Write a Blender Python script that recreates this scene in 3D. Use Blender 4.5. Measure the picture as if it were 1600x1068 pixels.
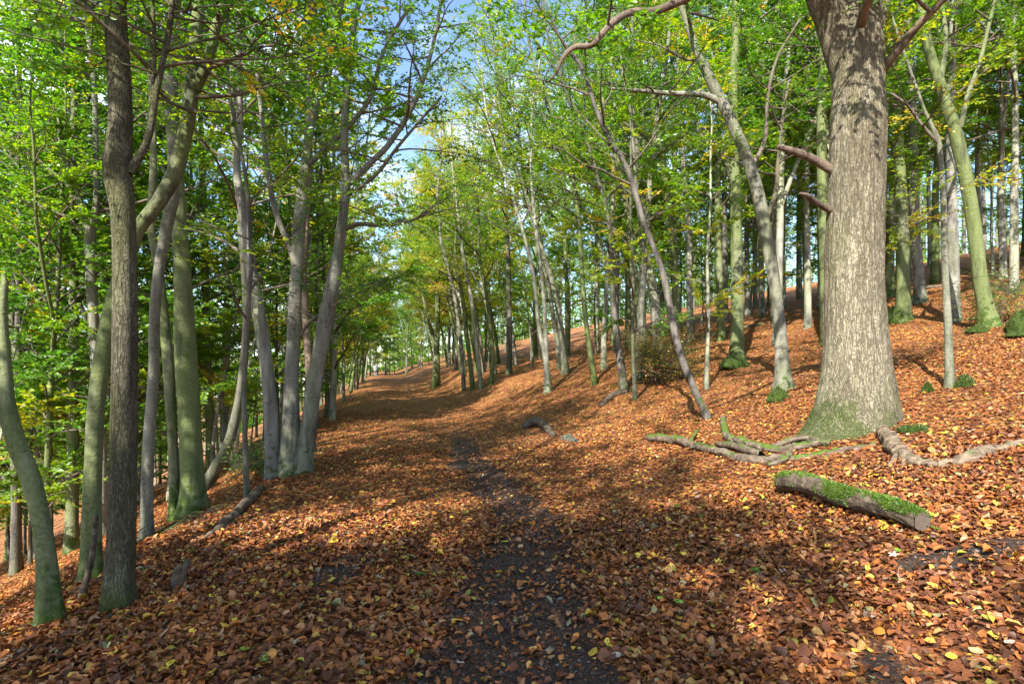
import bpy, math
import numpy as np
from mathutils import Vector, Matrix

for o in list(bpy.data.objects):
    bpy.data.objects.remove(o)
SC = bpy.context.scene
COL = SC.collection
R = math.radians

# ------------------------------------------------------------------ camera
FPX, HZ, CH = 889.0, 570.0, 1.6          # focal length in photo pixels, horizon row, eye height
cam_d = bpy.data.cameras.new('camera')
cam = bpy.data.objects.new('camera', cam_d)
COL.objects.link(cam)
cam.location = (0, 0, CH)
cam.rotation_euler = (R(90), 0, 0)
cam_d.sensor_width = 36.0
cam_d.lens = 36.0 * FPX / 1600.0
cam_d.shift_y = (HZ - 534.0) / 1600.0
cam_d.clip_start = 0.05
cam_d.clip_end = 2000
SC.camera = cam

# ------------------------------------------------------------------ sky and sun
SUN_AZ = R(-153.0)      # compass bearing of the sun from +Y towards +X: behind the viewer, to the left
SUN_EL = R(41.0)
world = bpy.data.worlds.new('World')
SC.world = world
world.use_nodes = True
wn, wl = world.node_tree.nodes, world.node_tree.links
wn.clear()
w_out = wn.new('ShaderNodeOutputWorld')
w_bg = wn.new('ShaderNodeBackground')
w_sky = wn.new('ShaderNodeTexSky')
w_sky.sky_type = 'NISHITA'
w_sky.sun_disc = False
w_sky.sun_elevation = SUN_EL
w_sky.sun_rotation = SUN_AZ
w_sky.air_density = 1.0
w_sky.dust_density = 0.4
w_sky.ozone_density = 3.0
w_tc = wn.new('ShaderNodeTexCoord')
w_map = wn.new('ShaderNodeMapping')
w_map.inputs['Scale'].default_value = (1.0, 1.0, 2.2)
w_noise = wn.new('ShaderNodeTexNoise')
w_noise.inputs['Scale'].default_value = 2.6
w_noise.inputs['Detail'].default_value = 8
w_noise.inputs['Roughness'].default_value = 0.58
w_ramp = wn.new('ShaderNodeValToRGB')
w_ramp.color_ramp.elements[0].position = 0.50
w_ramp.color_ramp.elements[1].position = 0.68
w_mix = wn.new('ShaderNodeMix')
w_mix.data_type = 'RGBA'
w_mix.inputs['B'].default_value = (7.0, 7.4, 8.4, 1)
wl.new(w_tc.outputs['Generated'], w_map.inputs['Vector'])
wl.new(w_map.outputs['Vector'], w_noise.inputs['Vector'])
wl.new(w_noise.outputs['Fac'], w_ramp.inputs['Fac'])
wl.new(w_ramp.outputs['Color'], w_mix.inputs['Factor'])
wl.new(w_sky.outputs['Color'], w_mix.inputs['A'])
wl.new(w_mix.outputs['Result'], w_bg.inputs['Color'])
w_bg.inputs['Strength'].default_value = 0.10
wl.new(w_bg.outputs['Background'], w_out.inputs['Surface'])

sun_d = bpy.data.lights.new('sun', 'SUN')
sun_d.energy = 4.2
sun_d.angle = R(0.6)
sun_d.color = (1.0, 0.93, 0.82)
sun = bpy.data.objects.new('sun', sun_d)
COL.objects.link(sun)
SUN_V = Vector((math.sin(SUN_AZ) * math.cos(SUN_EL), math.cos(SUN_AZ) * math.cos(SUN_EL), math.sin(SUN_EL)))
sun.rotation_euler = SUN_V.to_track_quat('Z', 'Y').to_euler()
sun.location = (0, -10, 30)

SC.view_settings.view_transform = 'Standard'
SC.view_settings.look = 'None'
SC.view_settings.gamma = 1.0
SC.view_settings.use_curve_mapping = False
SC.view_settings.exposure = 1.9

SC.render.engine = 'CYCLES'
cy = SC.cycles
cy.max_bounces = 8
cy.diffuse_bounces = 4
cy.glossy_bounces = 2
cy.transmission_bounces = 4
cy.transparent_max_bounces = 4
cy.use_denoising = True
cy.denoiser = 'OPENIMAGEDENOISE'
cy.denoising_input_passes = 'RGB_ALBEDO_NORMAL'
cy.sample_clamp_indirect = 6
cy.caustics_reflective = False
cy.caustics_refractive = False

# ------------------------------------------------------------------ helpers: noise
def _hash(ix, iy, iz, seed):
    n = (ix.astype(np.int64) * 374761393 + iy.astype(np.int64) * 668265263 + iz.astype(np.int64) * 2147483647 + seed * 974634777) & 0x7fffffff
    n = ((n ^ (n >> 13)) * 1274126177) & 0x7fffffff
    n = ((n ^ (n >> 16)) * 668265263) & 0x7fffffff
    n = n ^ (n >> 15)
    return (n & 0xffff) / 65535.0

def vnoise(x, y, z=0.0, seed=0):
    x, y, z = np.broadcast_arrays(np.asarray(x, float), np.asarray(y, float), np.asarray(z, float))
    ix, iy, iz = np.floor(x).astype(np.int64), np.floor(y).astype(np.int64), np.floor(z).astype(np.int64)
    fx, fy, fz = x - ix, y - iy, z - iz
    fx, fy, fz = [f * f * (3 - 2 * f) for f in (fx, fy, fz)]
    r = 0
    for dx in (0, 1):
        for dy in (0, 1):
            for dz in (0, 1):
                w = (fx if dx else 1 - fx) * (fy if dy else 1 - fy) * (fz if dz else 1 - fz)
                r = r + w * _hash(ix + dx, iy + dy, iz + dz, seed)
    return r

def fbm(x, y, z=0.0, seed=0, oct=3):
    r, a, t = 0, 0.5, 0
    for i in range(oct):
        r = r + a * vnoise(x * 2 ** i, y * 2 ** i, np.asarray(z) * 2 ** i, seed + i * 17)
        t += a
        a *= 0.5
    return r / t

def sstep(a, b, x):
    t = np.clip((x - a) / (b - a), 0, 1)
    return t * t * (3 - 2 * t)

def unit(v):
    return v / np.maximum(np.linalg.norm(v, axis=-1, keepdims=True), 1e-9)

# ------------------------------------------------------------------ the ground's shape
def path_x(y):
    y = np.asarray(y, float)
    return -0.23 * (np.logaddexp(0, (y - 6.5) / 1.8) * 1.8)

def softp(x, k):
    return np.logaddexp(0, x / k) * k

def ground_z(x, y):
    x, y = np.asarray(x, float), np.asarray(y, float)
    u = x - path_x(y)
    up = softp(u - 1.5, 0.5)
    right = 0.235 * up
    right = np.where(right > 9.0, 9.0 + 3.5 * np.tanh((right - 9.0) / 8.0), right)
    right = right + 0.45 * sstep(1.8, 4.2, u) * sstep(13, 24, y)
    dn = softp(-u - 3.1, 0.35)
    left = -0.46 * dn
    left = np.where(left < -19, -19 + 3 * np.tanh((left + 19) / 6.0), left)
    z = right + left
    z = z - 0.05 * np.exp(-((u - 0.05) / 0.55) ** 2) * sstep(-5, 2, -np.abs(u) + 3)
    z = z + 0.03 * np.exp(-((u + 1.1) / 0.5) ** 2)
    amp = 0.06 + 0.22 * sstep(3, 9, np.abs(u + 0.3))
    z = z + amp * (fbm(x * 0.55, y * 0.55, seed=3) - 0.5)
    z = z + 0.035 * (fbm(x * 2.3, y * 2.3, seed=8) - 0.5)
    return z

def bare(x, y):
    """how bare of leaves the ground is, 0..1: wet dark soil along the walked line and some scattered spots"""
    u = x - path_x(y)
    n = fbm(x * 1.5, y * 1.1, seed=21, oct=4)
    wid = np.where(y < 6, 0.8, 0.5)
    lane = np.exp(-((u - 0.22 + 0.14 * np.sin(y * 0.8)) / wid) ** 2)
    lane2 = np.exp(-((u + 1.2) / 0.45) ** 2) * sstep(7, 3.5, y) * 0.72
    lane3 = np.exp(-((u - 1.9) / 0.5) ** 2) * sstep(4.2, 2.8, y) * 0.62
    m = np.maximum(np.maximum(lane, lane2), lane3)
    n = 0.72 * n + 0.28 * fbm(x * 6.0, y * 5.0, seed=27, oct=3)
    b = sstep(0.46, 0.70, n * 0.52 + m * 0.50)
    b = b * (0.30 + 0.70 * sstep(15, 6, y))
    spot = np.exp(-(((x - 2.95) / 0.55) ** 2 + ((y - 3.72) / 0.2) ** 2))
    return np.clip(np.maximum(b, sstep(0.3, 0.7, spot) * 0.95), 0, 1)

def P(px, py, d):
    return np.array([(px - 800) / FPX * d, d, CH + (HZ - py) / FPX * d])

def wfix(px):
    return 1.0 / math.sqrt(1 + ((px - 800) / FPX) ** 2)

def hit(px, py):
    d = np.concatenate([np.linspace(1.5, 12, 1500), np.linspace(12, 140, 6000)])
    x = (px - 800) / FPX * d
    z = CH + (HZ - py) / FPX * d
    below = z < ground_z(x, d)
    i = int(np.argmax(below)) if below.any() else len(d) - 1
    return float(d[i])

# ------------------------------------------------------------------ helpers: meshes and objects
class MB:
    def __init__(s):
        s.v, s.f, s.t, s.n = [], [], [], 0
    def add(s, v, f, tint=None):
        v = np.asarray(v, np.float32).reshape(-1, 3)
        f = np.asarray(f, np.int64)
        s.v.append(v)
        s.f.append(f + s.n)
        s.t.append(np.zeros(len(f), np.float32) if tint is None else np.asarray(tint, np.float32))
        s.n += len(v)
    def mesh(s, name, mat, smooth=True, tints=False):
        me = bpy.data.meshes.new(name)
        v = np.concatenate(s.v)
        me.vertices.add(len(v))
        me.vertices.foreach_set('co', v.ravel())
        idx = np.concatenate([f.ravel() for f in s.f]).astype(np.int32)
        tot = np.concatenate([np.full(len(f), f.shape[1]) for f in s.f])
        start = np.concatenate([[0], np.cumsum(tot)[:-1]]).astype(np.int32)
        me.loops.add(len(idx))
        me.loops.foreach_set('vertex_index', idx)
        me.polygons.add(len(tot))
        me.polygons.foreach_set('loop_start', start)
        me.polygons.foreach_set('use_smooth', np.full(len(tot), bool(smooth)))
        if tints:
            a = me.attributes.new('tint', 'FLOAT', 'FACE')
            a.data.foreach_set('value', np.concatenate(s.t))
        me.update(calc_edges=True)
        me.materials.append(mat)
        return me

def link(name, me, parent=None):
    o = bpy.data.objects.new(name, me)
    COL.objects.link(o)
    if parent is not None:
        o.parent = parent
    if name in ('branches', 'crown', 'moss'):
        o['kind'] = 'stuff'
    return o

def thing(name, label, cat, loc=(0, 0, 0), rz=0.0, group=None, me=None):
    o = bpy.data.objects.new(name, me)
    COL.objects.link(o)
    o.location = loc
    o.rotation_euler = (0, 0, rz)
    o['label'], o['category'] = label, cat
    if group:
        o['group'] = group
    return o

def tubes(mb, pts, rad, n, rough=None, cap=True):
    """N tubes at once. pts (N,k,3), rad (N,k)."""
    pts, rad = np.asarray(pts, float), np.asarray(rad, float)
    if pts.ndim == 2:
        pts, rad = pts[None], rad[None]
    N, k, _ = pts.shape
    if N == 0:
        return
    t = np.gradient(pts, axis=1) if k > 2 else np.repeat(pts[:, 1:] - pts[:, :1], 2, axis=1)
    t = unit(t)
    mean = unit(pts[:, -1] - pts[:, 0])
    ref = np.where((np.abs(mean[:, 2:3]) > 0.8), np.array([[1.0, 0.03, 0]]), np.array([[0.02, 0.03, 1.0]]))
    ref = ref[:, None, :]
    a = unit(ref - (ref * t).sum(-1, keepdims=True) * t)
    b = np.cross(t, a)
    ang = np.arange(n) * 2 * math.pi / n
    ca, sa = np.cos(ang), np.sin(ang)
    r = rad[:, :, None] * np.ones(n)
    if rough is not None:
        r = r * rough(pts, ang)
    v = pts[:, :, None, :] + r[..., None] * (ca[None, None, :, None] * a[:, :, None, :] + sa[None, None, :, None] * b[:, :, None, :])
    base = (np.arange(N) * k * n)[:, None, None]
    i = np.arange(k - 1)[None, :, None] * n
    j = np.arange(n)[None, None, :]
    jn = (j + 1) % n
    f = np.stack([base + i + j, base + i + jn, base + i + n + jn, base + i + n + j], -1).reshape(-1, 4)
    mb.add(v.reshape(-1, 3), f)
    if cap and n <= 8 or cap == 'force':
        # fan cap at the end
        off = mb.n - N * k * n
        last = (off - (mb.n - N * k * n)) + base[:, 0, 0] + (k - 1) * n
        capf = last[:, None] + np.arange(n)[None]
        mb.f.append((capf + off).astype(np.int64))
        mb.t.append(np.zeros(len(capf), np.float32))

def spline(pts, m):
    """Catmull-Rom through rows of pts (any columns), m samples evenly by chord."""
    p = np.asarray(pts, float)
    if len(p) == 2:
        s = np.linspace(0, 1, m)[:, None]
        return p[0] * (1 - s) + p[1] * s
    q = np.vstack([2 * p[0] - p[1], p, 2 * p[-1] - p[-2]])
    seg = np.linalg.norm(np.diff(p[:, :3], axis=0), axis=1)
    cum = np.concatenate([[0], np.cumsum(seg)])
    s = np.linspace(0, cum[-1], m)
    i = np.clip(np.searchsorted(cum, s, 'right') - 1, 0, len(p) - 2)
    t = ((s - cum[i]) / np.maximum(seg[i], 1e-9))[:, None]
    p0, p1, p2, p3 = q[i], q[i + 1], q[i + 2], q[i + 3]
    return 0.5 * (2 * p1 + (p2 - p0) * t + (2 * p0 - 5 * p1 + 4 * p2 - p3) * t ** 2 + (3 * p1 - p0 - 3 * p2 + p3) * t ** 3)

def leaf_quads(mb, pos, dirv, nrm, size, tint, wid=0.62, fold=0.12):
    if len(pos) == 0:
        return
    d = unit(dirv)
    side = unit(np.cross(nrm, d))
    n = unit(np.cross(d, side))
    s = size[:, None]
    l = pos + d * s * 0.45 + side * s * wid * 0.5 + n * s * fold
    r = pos + d * s * 0.45 - side * s * wid * 0.5 + n * s * fold
    tip = pos + d * s
    v = np.stack([pos, r, tip, l], 1).reshape(-1, 3)
    f = np.arange(len(pos))[:, None] * 4 + np.arange(4)[None]
    mb.add(v, f, tint)

# ------------------------------------------------------------------ helpers: materials
class NT:
    def __init__(s, name):
        s.m = bpy.data.materials.new(name)
        s.m.use_nodes = True
        s.nt = s.m.node_tree
        s.nt.nodes.clear()
        s.out = s.nt.nodes.new('ShaderNodeOutputMaterial')
    def n(s, t, **kw):
        o = s.nt.nodes.new('ShaderNode' + t)
        for k, v in kw.items():
            setattr(o, k, v)
        return o
    def l(s, a, b):
        s.nt.links.new(a, b)
    def coords(s, scale, kind='Object'):
        tc = s.n('TexCoord')
        mp = s.n('Mapping')
        mp.inputs['Scale'].default_value = scale
        s.l(tc.outputs[kind], mp.inputs['Vector'])
        return mp.outputs['Vector']
    def noise(s, vec, scale, detail=4, rough=0.55, dist=0.0):
        o = s.n('TexNoise')
        o.inputs['Scale'].default_value = scale
        o.inputs['Detail'].default_value = detail
        o.inputs['Roughness'].default_value = rough
        o.inputs['Distortion'].default_value = dist
        s.l(vec, o.inputs['Vector'])
        return o.outputs['Fac']
    def ramp(s, fac, stops, interp='LINEAR'):
        o = s.n('ValToRGB')
        r = o.color_ramp
        r.interpolation = interp
        while len(r.elements) < len(stops):
            r.elements.new(0.5)
        for e, (p, c) in zip(r.elements, stops):
            e.position = p
            e.color = tuple(c) + (1,) if len(c) == 3 else c
        s.l(fac, o.inputs['Fac'])
        return o.outputs['Color']
    def mix(s, fac, a, b, mode='MIX'):
        o = s.n('Mix', data_type='RGBA', blend_type=mode)
        for k, v in (('Factor', fac), ('A', a), ('B', b)):
            if isinstance(v, (int, float)):
                o.inputs[k].default_value = v
            elif isinstance(v, tuple):
                o.inputs[k].default_value = v + (1,) if len(v) == 3 else v
            else:
                s.l(v, o.inputs[k])
        return o.outputs['Result']
    def math(s, op, a, b=None, clamp=False):
        o = s.n('Math', operation=op, use_clamp=clamp)
        for i, v in enumerate((a, b)):
            if v is None:
                continue
            if isinstance(v, (int, float)):
                o.inputs[i].default_value = v
            else:
                s.l(v, o.inputs[i])
        return o.outputs[0]
    def bump(s, h, strength, dist):
        o = s.n('Bump')
        o.inputs['Strength'].default_value = strength
        o.inputs['Distance'].default_value = dist
        s.l(h, o.inputs['Height'])
        return o.outputs['Normal']
    def surf(s, col, rough=0.85, normal=None, spec=0.25):
        b = s.n('BsdfPrincipled')
        if isinstance(col, tuple):
            b.inputs['Base Color'].default_value = col + (1,)
        else:
            s.l(col, b.inputs['Base Color'])
        b.inputs['Roughness'].default_value = rough
        b.inputs['Specular IOR Level'].default_value = spec
        if normal is not None:
            s.l(normal, b.inputs['Normal'])
        s.l(b.outputs['BSDF'], s.out.inputs['Surface'])
        return s.m

def geo_up(m):
    g = m.n('NewGeometry')
    sp = m.n('SeparateXYZ')
    m.l(g.outputs['Normal'], sp.inputs['Vector'])
    return sp.outputs['Z']

def bark_material(name, pale, mid, dark, green, greenness, lines=True, mossy=0.3):
    m = NT(name)
    oi = m.n('ObjectInfo')
    v = m.coords((1, 1, 0.35))
    n1 = m.noise(v, 5.5, 5, 0.6)
    col = m.ramp(n1, [(0.34, dark), (0.48, mid), (0.62, pale)])
    v2 = m.coords((1, 1, 1))
    n2 = m.noise(v2, 42, 5, 0.7)
    col = m.mix(m.ramp(n2, [(0.42, (0, 0, 0)), (0.62, (1, 1, 1))]), col, m.mix(0.55, col, pale))
    # algae and lichen
    v3 = m.coords((1, 1, 0.22))
    n3 = m.noise(v3, 2.3, 4, 0.6)
    rnd = m.math('MULTIPLY', oi.outputs['Random'], 0.22)
    g = m.ramp(m.math('ADD', m.math('ADD', n3, greenness - 0.5), rnd), [(0.42, (0, 0, 0)), (0.72, (1, 1, 1))])
    col = m.mix(m.math('MULTIPLY', g, 0.85), col, m.mix(m.ramp(n2, [(0.35, (0, 0, 0)), (0.7, (1, 1, 1))]), green, tuple(c * 1.8 for c in green)))
    # moss near the foot
    tc = m.n('TexCoord')
    sp = m.n('SeparateXYZ')
    m.l(tc.outputs['Object'], sp.inputs['Vector'])
    foot = m.math('SUBTRACT', 0.62, m.math('MULTIPLY', sp.outputs['Z'], 0.8))
    n4 = m.noise(v2, 9, 4, 0.6)
    mo = m.ramp(m.math('ADD', m.math('MULTIPLY', foot, mossy), m.math('MULTIPLY', m.math('SUBTRACT', n4, 0.15), 0.95)), [(0.50, (0, 0, 0)), (0.60, (1, 1, 1))])
    vl = m.n('TexVoronoi', feature='F1')
    vl.inputs['Scale'].default_value = 11
    m.l(m.coords((1, 1, 0.7)), vl.inputs['Vector'])
    lich = m.ramp(m.math('ADD', vl.outputs['Distance'], m.math('MULTIPLY', n2, 0.5)), [(0.34, (1, 1, 1)), (0.42, (0, 0, 0))])
    col = m.mix(m.math('MULTIPLY', lich, 0.55), col, pale)
    stain = m.noise(m.coords((1, 1, 0.12)), 7, 5, 0.6)
    col = m.mix(m.ramp(stain, [(0.52, (0, 0, 0)), (0.68, (0.75, 0.75, 0.75))]), col, dark)
    col = m.mix(mo, col, m.mix(n2, (0.02, 0.04, 0.006), (0.06, 0.10, 0.012)))
    h = n1
    if lines:
        vz = m.coords((2.2, 2.2, 30))
        nz = m.noise(vz, 1.0, 3, 0.5)
        dk = m.ramp(nz, [(0.30, (0, 0, 0)), (0.40, (1, 1, 1))])
        col = m.mix(m.math('MULTIPLY', m.math('SUBTRACT', 1.0, dk), 0.35), col, dark)
        h = m.math('ADD', n1, m.math('MULTIPLY', nz, 0.25))
    nb = m.bump(m.math('ADD', h, m.math('MULTIPLY', n2, 0.45)), 0.9, 0.025)
    return m.surf(col, 0.8, nb)

MAT = {}
MAT['beech'] = bark_material('beech_bark', (0.24, 0.232, 0.20), (0.125, 0.12, 0.10), (0.04, 0.038, 0.032), (0.10, 0.112, 0.06), 0.42)
MAT['pale_beech'] = bark_material('pale_beech_bark', (0.31, 0.305, 0.265), (0.18, 0.175, 0.145), (0.06, 0.058, 0.05), (0.19, 0.21, 0.11), 0.42)
MAT['green_beech'] = bark_material('green_beech_bark', (0.20, 0.20, 0.145), (0.105, 0.106, 0.072), (0.032, 0.034, 0.024), (0.085, 0.11, 0.032), 0.62, mossy=0.45)
MAT['dark_beech'] = bark_material('dark_beech_bark', (0.16, 0.145, 0.13), (0.08, 0.072, 0.063), (0.03, 0.027, 0.023), (0.07, 0.085, 0.035), 0.40)
MAT['red_bark'] = bark_material('reddish_bark', (0.16, 0.12, 0.09), (0.10, 0.073, 0.055), (0.045, 0.033, 0.025), (0.10, 0.09, 0.04), 0.25, mossy=0.3)
MAT['twig'] = bark_material('twig_bark', (0.15, 0.12, 0.10), (0.10, 0.078, 0.062), (0.05, 0.038, 0.03), (0.07, 0.08, 0.03), 0.35, lines=False, mossy=0.0)

def fissured_bark(name, pale, mid, groove, green, gr, vscale):
    m = NT(name)
    v = m.coords((1, 1, 1))
    vs = m.coords((1, 1, 0.17))
    warp = m.n('TexNoise')
    warp.inputs['Scale'].default_value = 7
    m.l(vs, warp.inputs['Vector'])
    addv = m.n('Vector' + 'Math', operation='MULTIPLY_ADD')
    m.l(warp.outputs['Color'], addv.inputs[0])
    addv.inputs[1].default_value = (0.05, 0.05, 0.05)
    m.l(vs, addv.inputs[2])
    def crack(stretch, scale, width):
        nn = m.noise(m.coords(stretch), scale, 3, 0.5, 0.7)
        return m.ramp(m.math('ABSOLUTE', m.math('SUBTRACT', nn, 0.5)), [(0.0, (0, 0, 0)), (width, (1, 1, 1))])
    e1 = crack((1, 1, 0.13), vscale * 0.62, 0.055)
    e2 = crack((1, 1, 0.30), vscale * 0.8, 0.035)
    e3 = crack((1, 1, 1.6), vscale * 0.35, 0.022)
    edge = m.math('MULTIPLY', m.math('MULTIPLY', e1, m.math('ADD', 0.35, m.math('MULTIPLY', e2, 0.65))), m.math('ADD', 0.5, m.math('MULTIPLY', e3, 0.5)))
    n1 = m.noise(vs, 6, 5, 0.6)
    n2 = m.noise(v, 45, 4, 0.65)
    col = m.ramp(n1, [(0.32, mid), (0.62, pale)])
    col = m.mix(m.ramp(n2, [(0.35, (0, 0, 0)), (0.7, (1, 1, 1))]), m.mix(0.45, col, groove), col)
    col = m.mix(m.math('MULTIPLY', m.math('SUBTRACT', 1.0, edge), 0.75), col, groove)
    blot = m.noise(m.coords((1, 1, 0.6)), 1.1, 5, 0.62, 0.4)
    col = m.mix(m.ramp(blot, [(0.42, (0, 0, 0)), (0.62, (0.9, 0.9, 0.9))]), col, m.mix(0.62, col, groove))
    streak = m.noise(m.coords((1, 1, 0.06)), 9, 4, 0.6)
    col = m.mix(m.ramp(streak, [(0.54, (0, 0, 0)), (0.7, (0.7, 0.7, 0.7))]), col, m.mix(0.7, col, groove))
    n3 = m.noise(m.coords((1, 1, 0.5)), 1.7, 4, 0.6)
    g = m.ramp(m.math('ADD', m.math('ADD', n3, gr - 0.5), 0.0), [(0.50, (0, 0, 0)), (0.70, (1, 1, 1))])
    col = m.mix(m.math('MULTIPLY', g, 0.7), col, m.mix(n2, tuple(c * 0.7 for c in green), tuple(c * 1.5 for c in green)))
    tc = m.n('TexCoord')
    sp = m.n('SeparateXYZ')
    m.l(tc.outputs['Object'], sp.inputs['Vector'])
    n4 = m.noise(v, 4.0, 5, 0.65)
    foot = m.math('SUBTRACT', 0.40, m.math('MULTIPLY', sp.outputs['Z'], 0.75))
    left = m.math('MULTIPLY', sp.outputs['X'], -0.30)
    mo = m.ramp(m.math('ADD', m.math('ADD', foot, left), m.math('MULTIPLY', m.math('SUBTRACT', n4, 0.22), 1.35)), [(0.58, (0, 0, 0)), (0.82, (0.9, 0.9, 0.9))])
    col = m.mix(m.math('MULTIPLY', mo, m.ramp(n2, [(0.38, (0.25, 0.25, 0.25)), (0.6, (1, 1, 1))])), col, m.mix(n2, (0.02, 0.04, 0.006), (0.065, 0.105, 0.012)))
    h = m.math('ADD', m.math('MULTIPLY', edge, 1.0), m.math('MULTIPLY', n2, 0.5))
    return m.surf(col, 0.9, m.bump(h, 0.8, 0.02), 0.15)
MAT['oak'] = fissured_bark('oak_bark', (0.35, 0.32, 0.23), (0.22, 0.195, 0.13), (0.07, 0.058, 0.038), (0.13, 0.14, 0.045), 0.46, 38)
MAT['dark_oak'] = fissured_bark('dark_fissured_bark', (0.19, 0.18, 0.125), (0.11, 0.10, 0.066), (0.035, 0.03, 0.02), (0.10, 0.11, 0.04), 0.56, 62)

def leaf_material(name, stops, trans=0.5, tcol=1.7, mottled=0):
    m = NT(name)
    at = m.n('Attribute')
    at.attribute_name = 'tint'
    oi = m.n('ObjectInfo')
    sh = m.math('MULTIPLY', m.math('SUBTRACT', oi.outputs['Random'], 0.5), 0.16)
    col = m.ramp(m.math('ADD', at.outputs['Fac'], sh), stops)
    if mottled:
        nn = m.noise(m.coords((1, 1, 1)), mottled, 4, 0.7)
        col = m.mix(m.ramp(nn, [(0.38, (1, 1, 1)), (0.62, (0, 0, 0))]), col, m.mix(0.5, col, (0.05, 0.025, 0.018)))
    hs = m.n('HueSaturation')
    m.l(col, hs.inputs['Color'])
    hs.inputs['Saturation'].default_value = 1.05
    hs.inputs['Value'].default_value = tcol
    d = m.n('BsdfDiffuse')
    m.l(col, d.inputs['Color'])
    t = m.n('BsdfTranslucent')
    m.l(hs.outputs['Color'], t.inputs['Color'])
    g = m.n('BsdfGlossy')
    g.inputs['Roughness'].default_value = 0.45
    g.inputs['Color'].default_value = (0.9, 0.95, 0.9, 1)
    mx = m.n('MixShader')
    mx.inputs[0].default_value = trans
    m.l(d.outputs[0], mx.inputs[1])
    m.l(t.outputs[0], mx.inputs[2])
    mx2 = m.n('MixShader')
    mx2.inputs[0].default_value = 0.02 if mottled else 0.045
    m.l(mx.outputs[0], mx2.inputs[1])
    m.l(g.outputs[0], mx2.inputs[2])
    m.l(mx2.outputs[0], m.out.inputs['Surface'])
    return m.m
GREEN = [(0.0, (0.035, 0.105, 0.010)), (0.35, (0.075, 0.18, 0.012)), (0.58, (0.16, 0.275, 0.014)), (0.78, (0.38, 0.38, 0.022)), (0.90, (0.45, 0.30, 0.025)), (1.0, (0.38, 0.17, 0.035))]
MAT['leaf'] = leaf_material('beech_leaves', GREEN, 0.5, 2.2)
LITTER = [(0.0, (0.09, 0.038, 0.022)), (0.25, (0.19, 0.066, 0.03)), (0.5, (0.37, 0.125, 0.038)), (0.68, (0.52, 0.19, 0.04)), (0.80, (0.42, 0.235, 0.12)),
          (0.88, (0.62, 0.36, 0.05)), (0.93, (0.66, 0.50, 0.08)), (0.965, (0.16, 0.27, 0.03)), (1.0, (0.46, 0.34, 0.27))]
MAT['litter'] = leaf_material('fallen_leaves', LITTER, trans=0.14, tcol=1.2, mottled=70)
MAT['dry_leaf'] = leaf_material('dry_oak_leaves', [(0.0, (0.16, 0.085, 0.03)), (0.5, (0.30, 0.19, 0.04)), (0.8, (0.42, 0.30, 0.04)), (1.0, (0.12, 0.17, 0.025))], trans=0.4)
MAT['vivid_moss'] = leaf_material('vivid_moss', [(0.0, (0.03, 0.07, 0.006)), (0.5, (0.075, 0.17, 0.010)), (0.9, (0.15, 0.26, 0.018)), (1.0, (0.16, 0.12, 0.04))], trans=0.3)
MAT['moss'] = leaf_material('moss', [(0.0, (0.025, 0.045, 0.006)), (0.55, (0.055, 0.10, 0.010)), (0.9, (0.11, 0.16, 0.016)), (1.0, (0.13, 0.10, 0.04))], trans=0.3)

def wood_material(name, pale, mid, dark, stretch=(1, 1, 1), green=0.3):
    m = NT(name)
    v = m.coords(stretch)
    n1 = m.noise(v, 14, 6, 0.65, 0.6)
    n2 = m.noise(m.coords((1, 1, 1)), 4, 4, 0.6)
    col = m.ramp(n1, [(0.32, dark), (0.5, mid), (0.68, pale)])
    up = geo_up(m)
    mo = m.ramp(m.math('ADD', m.math('MULTIPLY', up, 0.22), m.math('ADD', n2, green - 0.5)), [(0.56, (0, 0, 0)), (0.66, (1, 1, 1))])
    col = m.mix(mo, col, m.mix(n1, (0.03, 0.065, 0.008), (0.09, 0.14, 0.02)))
    return m.surf(col, 0.85, m.bump(n1, 0.8, 0.015), 0.2)
MAT['dead'] = wood_material('weathered_wood', (0.21, 0.17, 0.13), (0.105, 0.08, 0.058), (0.03, 0.022, 0.016), (0.35, 1.6, 1.6), 0.42)
MAT['pale_dead'] = wood_material('sun_bleached_wood', (0.27, 0.21, 0.15), (0.14, 0.105, 0.072), (0.035, 0.026, 0.018), (0.3, 1.8, 1.8), 0.28)
MAT['dark_dead'] = wood_material('dark_damp_wood', (0.16, 0.125, 0.095), (0.09, 0.068, 0.05), (0.03, 0.022, 0.016), (0.6, 1.2, 1.2), 0.25)
m_ = NT('moss_bed')
m_.surf(m_.ramp(m_.noise(m_.coords((1, 1, 1)), 30, 4), [(0.3, (0.012, 0.022, 0.004)), (0.7, (0.045, 0.075, 0.01))]), 0.95)
MAT['moss_bed'] = m_.m
MAT['stone'] = wood_material('stone', (0.12, 0.12, 0.10), (0.075, 0.075, 0.062), (0.035, 0.035, 0.03), (1, 1, 1), 0.3)

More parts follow.
